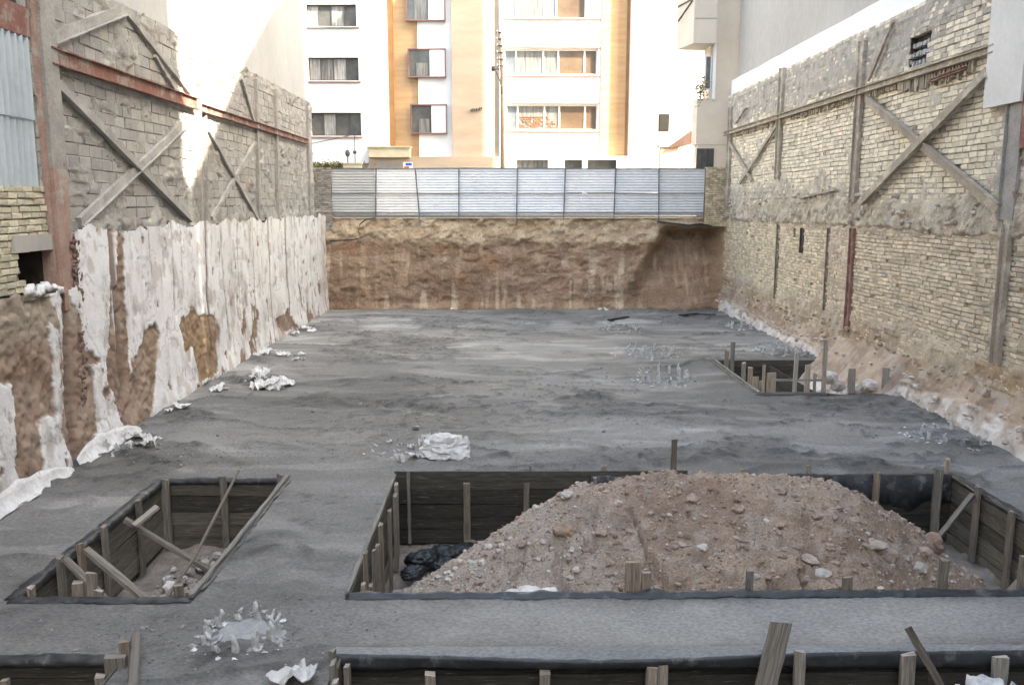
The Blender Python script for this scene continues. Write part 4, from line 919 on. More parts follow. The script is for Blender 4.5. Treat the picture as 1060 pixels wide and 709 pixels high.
for k in range(6):
    mb = MB(); z = fz(34 + 7 * k, y); mb.box(x0 - .24, x0 + .1, y - .12, y - .04, z - .02, z + .02); o = mb.build('bracket', M['framedark'], T)
    mb = MB(); mb.tube([(x0 - .24, y - .08, z - .06), (x0 - .24, y - .08, z + .1)], .05, 7); mb.build('insulator', M['ceramic'], o, True)
mb = MB(); z = fz(72, y); mb.tube([(x0 - .42, y - .1, z - .1), (x0 - .42, y - .1, z + .12)], .11, 8); mb.box(x0 - .4, x0, y - .05, y, z - .02, z + .02); mb.build('lamp', M['framedark'], T, True)
mb = MB(); mb.tube([(x0 - .3, y - .1, z - .1), (x0 - .08, y - .14, fz(85, y)), (x0 + .0, y - .14, fz(98, y))], .035, 6); mb.build('cable', M['framedark'], T)

# ------------------------------------------------------------ timber formwork in the pits
def boards(a, b, ztop, n, h, parent, inward, seed=0, tone=1.0, th=.028):
    """a panel of n stacked horizontal boards from a to b."""
    random.seed(seed); mb = MB(); a = Vector((*a, 0)); b = Vector((*b, 0)); inw = Vector((*inward, 0)); z = ztop
    for i in range(n):
        k = tone * rnd(.5, 1.4); w = h * rnd(.78, 1.18); L_ = (b - a).length
        cuts = [0, 1] if L_ < 5 else [0, rnd(.3, .45), rnd(.62, .75), 1]
        for s in range(len(cuts) - 1):
            k2 = k * rnd(.8, 1.2); off = inw * (.02 + rnd(0, .02)); tz = rnd(-.02, .02)
            mb.beam(a.lerp(b, cuts[s]) + off + Vector((0, 0, z - w / 2 + tz)), a.lerp(b, cuts[s + 1]) + off + Vector((0, 0, z - w / 2 - tz)), th, w - .012, up=(0, 0, 1), segs=10, jit=.004, col=(.105 * k2, .096 * k2, .080 * k2), bow=.012)
        z -= w
    return mb.build('board_panel', M['wood'], parent)
def stake(parent, x, y, z0, z1, w=.10, d=.05, facing=(0, 1, 0), lean=(0, 0), tone=None):
    k = tone or rnd(.75, 1.25); k *= rnd(.8, 1.15); hu = rnd(.98, 1.12); mb = MB(); mb.beam((x, y, z0), (x + lean[0], y + lean[1], z1), w, d, up=facing, segs=8, jit=.004, col=(.225 * k * hu, .205 * k, .178 * k / hu), cut=.02, bow=.01)
    return mb.build('stake', M['wood'], parent)
def stk(parent, u, v, dx, dy, z1, w=.10, d=.05, z0=-1.1, facing=(0, 1, 0), lean=(0, 0), tone=None):
    return stake(parent, dx, dy, z0, z1, w, d, facing, lean, tone)
def plank(parent, p, q, w=.10, d=.035, name='brace', tone=1.0, up=(0, 0, 1)):
    mb = MB(); k = tone * rnd(.9, 1.2); mb.beam(p, q, w, d, up=up, segs=8, jit=.004, col=(.225 * k, .205 * k, .178 * k), bow=.012); return mb.build(name, M['wood'], parent)
def liner(parent, a, b, side, w=.10, drop=.10, seed=0, name='plastic_liner', m=None, lift=.02):
    """crumpled dark sheet folded over the rim from a to b; side points into the pit."""
    a = Vector((*a, 0)); b = Vector((*b, 0)); s = Vector((*side, 0)).normalized(); L_ = (b - a).length; n = max(8, int(L_ / .045)); rows = []
    prof = [(-w * 1.25, .006), (-w * .7, .018), (-w * .25, lift), (.03, lift + .004), (.062, lift * .4), (.068, -drop * .5), (.066, -drop)]
    for i in range(n + 1):
        t = i / n; p = a.lerp(b, t); row = []
        for k, (o_, z) in enumerate(prof):
            q = mn.noise(Vector((t * L_ * 2.2, k * .35, seed * 7.7))) + .5 * mn.noise(Vector((t * L_ * 14, k * 1.2, seed * 2.7))); q2 = 1.5 * mn.noise(Vector((t * L_ * 7.5, k * .8, seed * 3.3 + 9)))
            oo = o_ * (1 + .5 * q * (k < 3)) + .012 * q2; z_2 = z + (.020 * q + .014 * q2) * (1 if k else .0) - (drop * .5 * max(q, -.5) if k >= 5 else 0)
            row.append(tuple(p + s * oo + Vector((0, 0, z_2))))
        rows.append(row)
    o = grid(name, np.array(rows), m or M['liner'], parent); md = o.modifiers.new('thick', 'SOLIDIFY'); md.thickness = .004
    return o

# pit A ------------------------------------------------
a, b, c, d = PITS['A']
FA = empty('pit_formwork', 'timber formwork with slanting props lining the small pit at the left', 'formwork', ((a + b) / 2, (c + d) / 2, -1.15))
random.seed(5)
boards((a, c), (a, d), .02, 5, .235, FA, (1, 0), 1, 1.5); boards((a, d), (b, d), .01, 5, .235, FA, (0, -1), 2, .95); boards((b, c), (b, d), .01, 5, .235, FA, (-1, 0), 3, 1.3); boards((a, c), (b, c), .0, 5, .235, FA, (0, 1), 4)
random.seed(6)
mb = MB(); mb.beam((b - .02, c, .045), (b - .02, d + .1, .04), .06, .05, segs=14, jit=.006, col=(.22, .21, .19), bow=.02); mb.build('rim_board', M['wood'], FA)['label'] = 'pale batten along the right rim'
liner(FA, (a, c), (a, d), (1, 0), .07, .08, 1); liner(FA, (a, d), (b, d), (0, -1), .05, .05, 2); liner(FA, (a, c), (b, c), (0, 1), .07, .10, 3); liner(FA, (b, c + .2), (b, d), (-1, 0), .05, .04, 4)
for (x, y, z1, w, fc) in ((a + .11, d - .12, .06, .13, (0, 1, 0)), (WY(233, 500, d)[0], d - .09, .08, .11, (0, 1, 0)), (b - .1, d - .08, .12, .10, (0, 1, 0)),
                          (a + .10, 9.95, .13, .12, (1, 0, 0)), (a + .10, 11.1, .08, .10, (1, 0, 0)), (a + .1, 12.2, .06, .10, (1, 0, 0)), (a + .10, 10.45, .10, .10, (1, 0, 0)), (a + .12, 9.25, .06, .09, (1, 0, 0))):
    stake(FA, x, y, -1.12, z1, w, .055, fc)
for (x, y, z1, w) in ((-4.85, c + .10, .17, .12), (-4.70, c + .12, .27, .11), (-3.72, c + .12, .12, .10), (-3.60, c + .10, .06, .08), (-4.62, c + .10, .08, .09)): stake(FA, x, y, -1.1, z1, w, .05, (0, 1, 0))
plank(FA, (a + .16, 9.95, .10), (-4.35, 9.75, -.95), .09, .05); plank(FA, (a + .16, 10.45, .02), (-4.15, 10.2, -.98), .11, .05); plank(FA, (a + .16, 11.6, -.02), (-4.25, 11.9, -1.0), .12, .05); p_, q_ = WY(139, 544, 11.5), WY(163, 524, 11.75); plank(FA, (p_[0], 11.5, p_[1]), (q_[0], 11.75, q_[1]), .13, .03, tone=1.9)
mb = MB(); pz = Vector((*G(247, 488), .0)); mb.tube([(WY(247, 487, d - .02)[0], d - .02, WY(247, 487, d - .02)[1]), (-4.35, 11.3, -.48), (-4.62, 10.1, -.98)], [.022, .024, .024], 7, (.20, .17, .14)); setp(mb.build('thin_pole', M['wood']), 'long thin pole leaning out of the small left pit over its back rim', 'pole')
# rubble on its floor
mb = MB(); random.seed(9)
for i in range(420):
    x, y = rnd(a + .5, b - .08), rnd(c + .1, d - .5); hgt = .30 * sstep(a + .3, b, x) * (1 - .3 * (y - c) / 4); r_ = rnd(.02, .075) * (1.5 if rnd(0, 1) < .1 else 1)
    k = rnd(.7, 1.25); cc = (.34, .30, .28) if rnd(0, 1) < .75 else (.62, .61, .60); lump(mb, (x, y, -1.12 + float(hgt) + rnd(0, .03)), r_, (1, 1, .7), .5, sub=2 if r_ > .05 else 1, col=tuple(q * k for q in cc))
g_, h_ = np.meshgrid(np.arange(a + .1, b - .03, .05), np.arange(c + .05, d - .05, .05), indexing='ij')
o = mb.build('pit_rubble', M['stone']); setp(o, 'broken stones and plaster crumbs on the floor of the small left pit', 'rubble', kind='stuff')
setp(grid('pit_spoil', np.stack([g_, h_, -1.19 + .33 * sstep(a + .3, b, g_) * (1 - .3 * (h_ - c) / 4) + .1 * (fbm(g_ * 5, h_ * 5, 3, 3) - .5)], -1), M['pitsoil']), 'loose gray soil heaped on the floor of the small left pit', 'soil', kind='stuff')

# pit B ------------------------------------------------
a, b, c, d = PITS['B']
FB = empty('pit_formwork', 'long timber formwork around the big pit that holds the soil heap', 'formwork', ((a + b) / 2, (c + d) / 2, -1.15))
boards((a, d), (b, d), .03, 5, .235, FB, (0, -1), 11, .8); boards((a, c), (a, d), .02, 5, .235, FB, (1, 0), 12, 1.15); boards((b, c), (b, d), .03, 5, .235, FB, (-1, 0), 13, 1.35); boards((a, c), (b, c), .0, 5, .235, FB, (0, 1), 14, 1.0)
liner(FB, (a, c), (b, c), (0, 1), .06, .10, 11, lift=.045); liner(FB, (b, c), (b, d), (-1, 0), .08, .05, 12); liner(FB, (a + 3.2, d), (b, d), (0, -1), .04, .45, 13)
random.seed(14)
mb = MB(); mb.beam((a + .01, c, .04), (a + .01, d + .05, .04), .045, .06, segs=14, jit=.005, col=(.24, .23, .20), bow=.02); mb.build('rim_board', M['wood'], FB)
mb = MB(); mb.beam((a, d - .02, .0), (3.0, d - .02, .0), .03, .20, segs=14, jit=.004, col=(.085, .085, .075), bow=.01); mb.build('rim_board', M['wood'], FB)
for u, z1, w, tn, dy in ((423, .16, .05, 1.0, .10), (483, -.08, .11, .8, .08), (545, -.08, .09, .9, .08), (549, .17, .04, 1.2, -.05), (616, .02, .05, 1.3, .10), (625, .16, .09, 1.2, -.06), (697, .60, .09, .75, -.08), (836, .16, .06, 1.2, -.06), (907, .08, .10, 1.1, .10), (971, .12, .13, 1.0, .10), (979, .25, .07, 1.6, -.1), (768, .10, .05, 1.0, -.05)):
    stake(FB, WY(u, 500, d - dy)[0], d - dy, -1.1, z1, w, .05, (0, 1, 0), tone=tn)
for y, z1, w in ((9.35, .05, .09), (9.7, .28, .10), (10.15, .12, .10), (10.6, .0, .10), (11.0, .14, .12), (11.6, .10, .10), (12.3, .08, .13), (12.75, .1, .10), (9.95, -.25, .12)):
    stake(FB, a + .11 + rnd(0, .05), y, -1.1, z1, w, .05, (1, 0, 0), tone=rnd(.9, 1.3))
for y, z1, w in ((12.5, .12, .12), (11.6, .05, .11), (10.6, .05, .12)): stake(FB, b - .11, y, -1.1, z1, w, .05, (1, 0, 0), tone=1.1)
for u, z1, w in ((655, .34, .17), (669, .22, .10), (776, .26, .07), (877, .16, .10), (976, .38, .09), (1058, .42, .08)): stake(FB, WY(u, 600, c + .12)[0], c + .12, -1.1, z1, w, .06, (0, 1, 0), tone=rnd(.9, 1.15))
plank(FB, (b - .16, 12.55, -.02), (b - 1.1, 11.9, -.62), .07, .04, tone=.9); plank(FB, (b - .16, 10.6, -.05), (b - 1.0, 10.3, -.75), .10, .05, tone=.8); 

# soil heap
xr_ = np.arange(a + .25, b - .04, .032); yr_ = np.arange(c + .04, d - .04, .032); U, V = np.meshgrid(xr_, yr_, indexing='ij')
prof = [(418, 612), (440, 596), (480, 572), (510, 556), (540, 540), (570, 527), (600, 513), (640, 503), (690, 496), (740, 492), (790, 488), (835, 488), (860, 495), (885, 507), (910, 524), (940, 546), (965, 566), (985, 586), (1010, 606), (1040, 625)]
YRD = 11.35; pxx, pzz = zip(*[WY(u, v, YRD) for u, v in prof])
rdg = np.interp(U + np.clip(U - 3.8, 0, 9) * .115 * np.clip(YRD - V, 0, 9), pxx, pzz) - .02
dist = np.abs(V - YRD - .25 * np.sin(U * 1.1)); front = np.where(V < YRD, .50, .62)
hz = rdg - front * (np.sqrt(dist ** 2 + .15 ** 2) - .15) + .16 * (fbm(U * 1.3, V * 1.3, 3, 801) - .5) + .10 * (fbm(U * 3.6, V * 3.6, 3, 802) - .5)
cl_ = fbm(U * 8, V * 8, 3, 803); hz += .09 * (cl_ - .5) + .11 * np.clip(vn(U * 6.5, V * 6.5, 804) - .62, 0, 1) + .05 * np.clip(vn(U * 13, V * 13, 805) - .6, 0, 1)
gul = 1 - np.abs(fbm(U * 1.9 + .3 * V, V * .8, 4, 811) - .5) * 2; hz -= .10 * sstep(.86, .99, gul) * sstep(.2, 1.0, dist)
hz += .05 * np.floor(4 * fbm(U * 1.2, V * 1.6, 3, 812)) * .6
hz = np.maximum(hz, -1.2)
cp = mixc((.37, .275, .21), (.485, .38, .30), sstep(.33, .67, fbm(U * 1.2, V * 1.2, 4, 806)))
cp = mixc(cp, (.53, .455, .40), sstep(.55, .72, fbm(U * 6, V * 6, 3, 807)) * .55); cp = mixc(cp, (.26, .185, .145), sstep(.6, .72, fbm(U * 2.4, V * 2.4, 4, 808)) * .6)
lft = sstep(2.2, .2, U + .5 * (fbm(U, V, 3, 3) - .5)); cp = mixc(cp, (.54, .49, .445), lft * .65)
hp = grid('soil_heap', np.stack([U, V, hz], -1), M['soilpile'], None, cp, smooth=False)
setp(hp, 'big reddish brown heap of dug soil filling the large pit', 'soil heap')
def heapz(x, y):
    i = min(max(int(round((x - xr_[0]) / .032)), 0), len(xr_) - 1); j = min(max(int(round((y - yr_[0]) / .032)), 0), len(yr_) - 1); return float(hz[i, j])
random.seed(15); mb = MB()
for i in range(5200):
    x = rnd(-1.2, 7.0); y = rnd(9.25, 12.3); z = heapz(x, y)
    if z < -1.05: continue
    if x > 1.5 and rnd(0, 1) < .35: continue
    r_ = rnd(.006, .020) if rnd(0, 1) < .92 else rnd(.02, .045); k = rnd(.7, 1.25)
    cc = random.choice([(.38, .29, .24), (.46, .37, .31), (.56, .50, .45), (.33, .24, .19)] + ([(.56, .53, .49)] if x < 1.4 else []) + ([(.62, .6, .57)] if rnd(0, 1) < .12 else []))
    lump(mb, (x, y, z + r_ * .3), r_, (1, rnd(.7, 1.3), rnd(.6, .9)), .45, sub=1, col=tuple(q * k for q in cc))
for i in range(650):
    x = rnd(-1.0, 7.0); y = rnd(9.25, 12.2); z = heapz(x, y)
    if z < -1.05: continue
    r_ = rnd(.015, .045) if rnd(0, 1) < .93 else rnd(.05, .09)
    lump(mb, (x, y, z + r_ * .05), r_, (1, rnd(.7, 1.4), rnd(.5, .8)), .6, 1.6, 2 if r_ > .04 else 1, col=tnc((.40, .31, .26), .75, 1.15))
setp(mb.build('heap_gravel', M['stone']), 'gravel and small clods strewn over the soil heap', 'gravel', kind='stuff')
# single larger stones
def stone(u, v, r_, col, lab, sq=(1, 1, .7), grp=None):
    # march the view ray to the heap
    rr = ray(u, v); t = 8.0
    while t < 15:
        p = (rr[0] * t, rr[1] * t, H + rr[2] * t)
        if p[1] > 9.2 and p[2] < heapz(p[0], p[1]): break
        t += .02
    mb = MB(); lump(mb, (p[0], p[1], p[2] + r_ * .25), r_, sq, .38, 1.1, 3, col); return setp(mb.build('stone', M['stone']), lab, 'stone', grp)
random.seed(16)
stone(585, 551, .13, (.36, .27, .21), 'large tan clod high on the left slope of the soil heap', (1.2, 1, .8))
stone(556, 512, .08, (.55, .52, .48), 'whitish stone at the left shoulder of the soil heap'); stone(587, 513, .08, (.58, .54, .50), 'pale stone on the ridge of the soil heap near its left end', (1.5, 1, .6))
stone(965, 565, .15, (.33, .24, .19), 'big rounded clod near the right end of the soil heap', (1, 1, .9)); stone(727, 568, .07, (.60, .57, .53), 'small white stone in the middle of the soil heap')
stone(803, 542, .10, (.40, .31, .25), 'tan stone below the crest of the soil heap', (1.4, 1, .6)); stone(838, 580, .09, (.45, .38, .33), 'flat gray-tan stone on the lower right slope of the soil heap', (1.5, 1, .5))
stone(905, 566, .10, (.44, .37, .32), 'flat slab-like clod right of centre on the soil heap', (1.7, 1, .5)); stone(920, 578, .11, (.38, .30, .26), 'brown block just right of and below the slab-like clod on the heap', (1.1, 1, .9))
stone(851, 596, .10, (.52, .49, .45), 'pale gray lump at the foot of the soil heap near the rim stubs', (1.4, 1, .7)); stone(952, 590, .10, (.48, .43, .38), 'pale lump at the right foot of the soil heap', (1.3, 1, .8))
stone(640, 522, .06, (.55, .5, .45), 'small pale stone on the upper left slope of the heap')
grp = 'chunks of broken stone scattered on the lower slope of the heap'
for i in range(26):
    u, v = rnd(700, 1000), rnd(555, 604)
    if v < 487 + max(0, (u - 860)) * .72 + 12: continue
    k = rnd(.75, 1.2); stone(u, v, rnd(.025, .05), tuple(q * k for q in random.choice([(.40, .33, .28), (.52, .47, .42), (.33, .24, .19)])), 'fist-sized chunk among the broken stones on the lower right slope of the soil heap', (rnd(1, 1.5), 1, rnd(.55, .9)), grp)
grp = 'white plaster lumps on the left slope of the heap'
for i in range(36):
    u = rnd(440, 600); v0 = np.interp(u, [418, 480, 540, 600], [612, 572, 540, 513]); stone(u, rnd(v0 + 8, 606), rnd(.02, .05), tnc((.60, .57, .54), .8, 1.1), 'little white plaster lump on the pale left slope of the soil heap', (1.2, 1, .7), grp)
mb = MB()
for i in range(8): lump(mb, (-.9 + i * .2, 9.32 + rnd(-.04, .06), -.28 + .03 * i), rnd(.10, .17), (1.3, 1, .5), .3, 1.2, 3)
setp(mb.build('plastic_sheet', M['plastic'], None, True), 'crumpled white sheet at the near left corner of the big pit below the heap', 'plastic sheet')
mb = MB()
for (x, y, r_) in ((-1.25, 12.3, .26), (-.95, 12.5, .24), (-.65, 12.55, .25), (-1.35, 11.8, .2), (-.3, 12.75, .2), (-.9, 12.1, .2)): lump(mb, (x, y, -.93), r_ * .68, (1.4, 1, .6), .45, 1.5, 4, ridged=True)
setp(mb.build('plastic_sheet', M['blackscrap'], None, True), 'crumpled black plastic lying in the back left corner of the big pit', 'plastic sheet')

# pit C ------------------------------------------------
a, b, c, d = PITS['C']; random.seed(21)
FC = empty('pit_formwork', 'timber formwork with upright battens around the small pit against the right wall', 'formwork', ((a + b) / 2, (c + d) / 2, -1.15))
boards((a, d), (b, d), .0, 5, .235, FC, (0, -1), 22, .8); boards((a, c), (a, d), .02, 5, .235, FC, (1, 0), 23, 1); boards((a, c), (b, c), .0, 5, .235, FC, (0, 1), 24, 1)
xm_ = WY(855, 400, c)[0]; boards((xm_, c), (xm_, d - .5), -.05, 4, .235, FC, (-1, 0), 25, .7)
mb = MB(); mb.beam((a, c, .04), (a, d, .04), .06, .10, segs=12, jit=.006, col=(.25, .24, .22), bow=.02); mb.beam((a, c, .02), (xm_, c, .02), .06, .10, segs=12, jit=.006, col=(.22, .21, .19)); mb.build('rim_board', M['wood'], FC)
liner(FC, (a, c), (b - .2, c), (0, 1), .10, .06, 22); liner(FC, (a, c), (a, d), (1, 0), .07, .06, 23)
for u, y, z1, w in ((751, d - .9, .42, .12), (757, d - .2, .58, .12), (769, 22.2, .25, .10), (776, 21.3, .30, .12), (782, 20.6, .20, .13), (787, 20.0, .22, .12), (798, c + .15, .52, .20), (823, c + .1, 1.0, .09), (835, c + .15, .70, .12), (852, c + .1, 1.30, .10), (881, c + .12, .60, .16), (916, c + .12, .65, .16), (843, c + .1, .5, .06), (790, c + .1, .7, .06)):
    x = WY(u, 400, y)[0]; x = max(x, a + .08) if u < 790 else x; stake(FC, x, y, -1.1, z1, w, .05, (0, 1, 0), tone=rnd(1.3, 1.8))
plank(FC, (WY(800, 400, c)[0], c + .16, .33), (xm_, c + .16, .33), .06, .04, 'rail', 1.3)
mb = MB()
for i in range(14): lump(mb, (xm_ + .35 + rnd(-.1, 1.0), c + rnd(.3, 1.8), rnd(-.5, .15)), rnd(.08, .2), (1, 1, .8), .5, sub=2, col=tnc((.62, .58, .55), .8, 1.1))
setp(mb.build('plaster_rubble', M['stone']), 'whitish plaster rubble spilling into the small right pit from the wall footing', 'rubble')

# pits D and E in the foreground ----------------------------------
a, b, c, d = PITS['D']; random.seed(31)
FD = empty('pit_formwork', 'dark timber formwork of the long pit cut by the bottom edge of the picture', 'formwork', ((a + b) / 2, (c + d) / 2, -1.15))
boards((a, d), (b, d), .0, 5, .235, FD, (0, -1), 32, .45); boards((a, c), (a, d), .0, 5, .235, FD, (1, 0), 33, 1.2); boards((b, c), (b, d), .0, 5, .235, FD, (-1, 0), 34, 1.0)
pts = np.linspace(a, b, 24)
rows = []
for i, x in enumerate(np.linspace(a - .05, b, 200)):
    s_ = -.14 * math.exp(-((x - 1.0) / 1.6) ** 2); q = mn.noise(Vector((x * 2, 3, 1))); q2 = mn.noise(Vector((x * 6, 5, 1)))
    rows.append([(x, d + .12 + .03 * q, .005), (x, d + .03 + s_, .02 + .01 * q2), (x, d - .03 + s_ + .02 * q2, .016), (x, d - .05 + s_ + .03 * q2, .006), (x, d - .055 + s_, -.02 + .01 * q), (x, d - .075 + s_ * .6, -.08 + .02 * q2), (x, d - .07, -.14 + .03 * q)])
Pm = np.array(rows); cc = np.ones(Pm.shape) * np.array([.26, .262, .264]); 
o = grid('concrete_lip', Pm[:, :3], M['slab'], FD, cc[:, :3]); o['label'] = 'wet concrete sagging over the rim'
o = grid('plastic_liner', Pm[:, 2:] + np.array([0, -.004, .004]), M['liner'], FD); md = o.modifiers.new('thick', 'SOLIDIFY'); md.thickness = .004
for u, z1, w in ((445, -.12, .10), (564, -.12, .10), (675, -.06, .11), (686, -.05, .10), (827, .10, .10), (939, .06, .13), (1035, .02, .14)): stake(FD, WY(u, 690, d - .16)[0], d - .16, -1.1, z1, w, .055, (0, 1, 0), tone=rnd(1.2, 1.6))
for y, z1, w, dx in ((7.75, .10, .10, -.04), (7.45, .14, .12, .03), (7.6, .02, .12, .13), (7.2, .1, .1, .1), (6.9, .08, .12, .1)): stake(FD, a + dx, y, -1.1, z1, w, .05, (1, 0, 0), tone=1.1)
x0, z0 = WY(808, 655, d - .35); 
mb = MB(); mb.beam((x0 - .42, d - .75, -.95), (x0 + .02, d - .28, z0 + .05), .20, .05, up=(0, 1, .3), segs=10, jit=.006, col=(.24, .22, .19), cut=.05); setp(mb.build('leaning_plank', M['wood']), 'wide weathered plank leaning out of the foreground pit beside a thin stake', 'plank')
x0, z0 = WY(941, 650, d - .22); x1, z1 = WY(972, 700, d - .45)
mb = MB(); mb.beam((x1 + .05, d - .5, z1 - .15), (x0, d - .20, z0), .07, .04, up=(0, 1, .3), segs=8, jit=.004, col=(.13, .11, .09)); setp(mb.build('leaning_plank', M['wood']), 'thin dark batten leaning against the stakes of the foreground pit at the lower right', 'plank')
a, b, c, d = PITS['E']
FE = empty('pit_formwork', 'timber formwork of the pit in the bottom left corner', 'formwork', ((a + b) / 2, (c + d) / 2, -1.15))
boards((a, d), (b, d), .0, 5, .235, FE, (0, -1), 42, .5); boards((a, c), (a, d), .0, 5, .235, FE, (1, 0), 43); boards((b, c), (b, d), .0, 5, .235, FE, (-1, 0), 44, 1.2)
liner(FE, (a, d), (b - .1, d), (0, -1), .05, .05, 41, lift=.018)
random.seed(43)
for u, y, z1, w in ((131, d - .1, .24, .10), (120, d - .16, .10, .20), (103, d - .25, -.04, .09), (3, d - .35, -.02, .07)): stake(FE, WY(u, 690, y)[0], y, -1.1, z1, w, .05, (0, 1, 0), tone=1.2)
mb = MB(); p = G(142, 668); q = G(136, 720); mb.tube([(p[0], p[1], .10), (q[0] + .02, q[1], .10), (q[0] - .02, q[1] - 1.2, .09)], .05, 8, (.20, .185, .165)); mb.build('rim_pole', M['wood'], FE)

# ------------------------------------------------------------ column starters (cement crusted bars)
def starter(u, v, n, ru, rv, hgt, lab, seed, patch=True, crust=26, dark=False):
    random.seed(seed); x, y = G(u, v); z = slabz(x, y); xr2, _ = G(u + ru, v); rx = abs(xr2 - x); ry = abs(G(u, v - rv)[1] - y)
    T = empty('column_starter', lab, 'rebar', (x, y, z), 'crusted rebar starters for columns standing out of the slab')
    for i in range(n):
        th = 2 * math.pi * (i + .5) / n; bx, by = x + rx * .8 * math.cos(th), y + ry * .8 * math.sin(th); h = hgt * rnd(.6, 1.15); mb = MB()
        pts = [(bx + rnd(-.01, .01) * k, by + rnd(-.01, .01) * k, z - .05 + (h + .05) * k / 5) for k in range(6)]
        mb.tube(pts, [rnd(.018, .030) for _ in range(5)] + [.014], 7)
        mb.beam((bx - .03, by, z - .03), (bx - .035 + rnd(-.02, .02), by, z + h * rnd(.5, .9)), rnd(.03, .075), .014, up=(0, 1, 0), segs=4, jit=.008, col=W1, cut=.03); mb.build('bar', M['bar'], T, True)
    if patch:
        mb = MB(); lump(mb, (x, y, z - .01), 1, (rx * .85, ry * .85, .03), .35, 1.6, 4, rz=0); mb.build('mortar_patch', mat('pale_mortar%d' % seed, (.28, .29, .30), (.34, .35, .36), 3, .6, .2, 20), T, True)
    mb = MB()
    for i in range(crust):
        th = rnd(0, 6.28); k = rnd(.7, 1.3); q = (x + rx * k * math.cos(th), y + ry * k * math.sin(th), z - .005)
        if i % 4 == 0: shard(mb, q, rnd(.02, .04) * (1 + hgt), (1, .8, rnd(.3, .6)), .4, tnc(W1, .55, 1.2), 5)
        else: lump(mb, q, rnd(.012, .035) * (1 + hgt), (1, 1, rnd(.5, 1.3)), .7, 1.7, 2, col=tnc(W1, .5, 1.1))
    mb.build('crust', M['grayscrap'] if dark else M['crust'], T)['kind'] = 'stuff'
starter(252, 654, 11, 44, 22, .20, 'ring of white crusted rebars round a smooth patch between the two nearest left pits', 61, crust=40)
starter(672, 366, 14, 30, 5, .25, 'farther of the two white spiky rebar clusters right of the slab centre', 62, patch=False, crust=60)
starter(688, 392, 14, 30, 7, .28, 'nearer of the two white spiky rebar clusters right of the slab centre', 63, patch=False, crust=60)
starter(643, 342, 8, 20, 4, .12, 'small gray crusted cluster near the back of the slab below the dark plank', 64, patch=False, crust=40, dark=True)
starter(808, 366, 10, 24, 4, .20, 'whitish rebar cluster just behind the small right pit', 65, patch=False, crust=50)
starter(992, 452, 12, 44, 10, .20, 'wide gray-white rebar cluster at the foot of the right wall near the large pit', 66, patch=False, crust=80)
starter(133, 462, 10, 26, 8, .22, 'rebar cluster with torn white plastic close to the left wall', 67, patch=False, crust=30)
starter(768, 338, 8, 16, 3, .16, 'pale rebar cluster near the far end of the right wall', 68, patch=False, crust=40)
starter(400, 464, 6, 18, 8, .06, 'faint ring of bent wires left of the white plastic bag', 69, patch=False, crust=8)

# ------------------------------------------------------------ litter
def scrap(u, v, r_, lab, m='foam', sq=(1.4, 1, .45), grp=None, name='plastic_scrap', cat='scrap', sub=3, amp=.6):
    x, y = G(u, v); mb = MB()
    if cat == 'stone': lump(mb, (x, y, slabz(x, y) + r_ * sq[2] * .7), r_, sq, amp, 1.7, sub + 1)
    else: shard(mb, (x, y, slabz(x, y) - .005), r_ * (1 if r_ > .11 else .85), (sq[0], sq[1], sq[2] * 1.1), .35, n=9)
    return setp(mb.build(name, M[m], None, False), lab, cat, grp)
random.seed(71)
# plastic bag
x, y = G(461, 470); V_, Fc = ico(4); mb = MB(); b_ = 0
for v_ in V_:
    q = mn.noise(v_ * 1.2 + Vector((3, 1, 9))); q2 = 1 - 2 * abs(mn.noise(v_ * 2.6 + Vector((8, 2, 1)))); q3 = 1 - 2 * abs(mn.noise(v_ * 6 + Vector((1, 7, 1))))
    s_ = 1 + .40 * q + .24 * q2 + .12 * q3; fl = 1 + .35 * max(0, -v_.z)
    mb.v.append((x + v_.x * .36 * s_ * fl, y + v_.y * .28 * s_ * fl, max(slabz(x, y) + .005, .13 + v_.z * .20 * s_ + .04 * v_.x * v_.z)))
for f in Fc: mb.face(f)
setp(mb.build('plastic_bag', M['plastic'], None, False), 'crumpled whitish plastic bag lying on the slab behind the big pit', 'bag')
scrap(440, 461, .13, 'pale bluish plastic flap touching the left side of the white bag', 'plastic', (1, .8, 1.0))
scrap(413, 477, .12, 'pointed white plastic piece farthest left of the pieces beside the bag', sq=(.7, .5, 1.0)); scrap(428, 474, .12, 'flat white plastic piece between the pointed one and the bag', sq=(1.3, .8, .3)); scrap(426, 464, .10, 'small upright white piece left of the bag', sq=(.9, .8, .9)); scrap(430, 445, .09, 'lone white scrap behind the plastic bag', sq=(1.3, .9, .5))
g1 = 'white plastic scraps in the heap left of the slab centre'
for i in range(16): scrap(rnd(262, 300), rnd(392, 405), rnd(.08, .17), 'white torn scrap in the litter heap on the slab in front of the left wall', sq=(rnd(1, 2), 1, rnd(.3, .9)), grp=g1, sub=2)
g2 = 'white scraps along the left wall foot'
for (u, v, n) in ((206, 396, 5), (225, 404, 4), (303, 371, 9), (296, 344, 6), (312, 340, 4), (275, 366, 6), (183, 425, 3)):
    for i in range(n): scrap(u + rnd(-10, 12), v + rnd(-4, 3), rnd(.05, .14), 'white torn scrap lying close along the foot of the plastered wall', sq=(rnd(1, 2), 1, rnd(.3, .8)), grp=g2, sub=2)
g3 = 'torn plastic around the near left rebar cluster'
for i in range(10): scrap(133 + rnd(-26, 26), 464 + rnd(-12, 10), rnd(.06, .14), 'torn white plastic piece among the rebars near the left wall', 'plastic', (rnd(1, 2), 1, rnd(.3, .7)), g3, sub=2)
scrap(307, 707, .20, 'white plastic bundle cut by the bottom edge left of the foreground pit', 'plastic', (1.2, 1, .5)); 
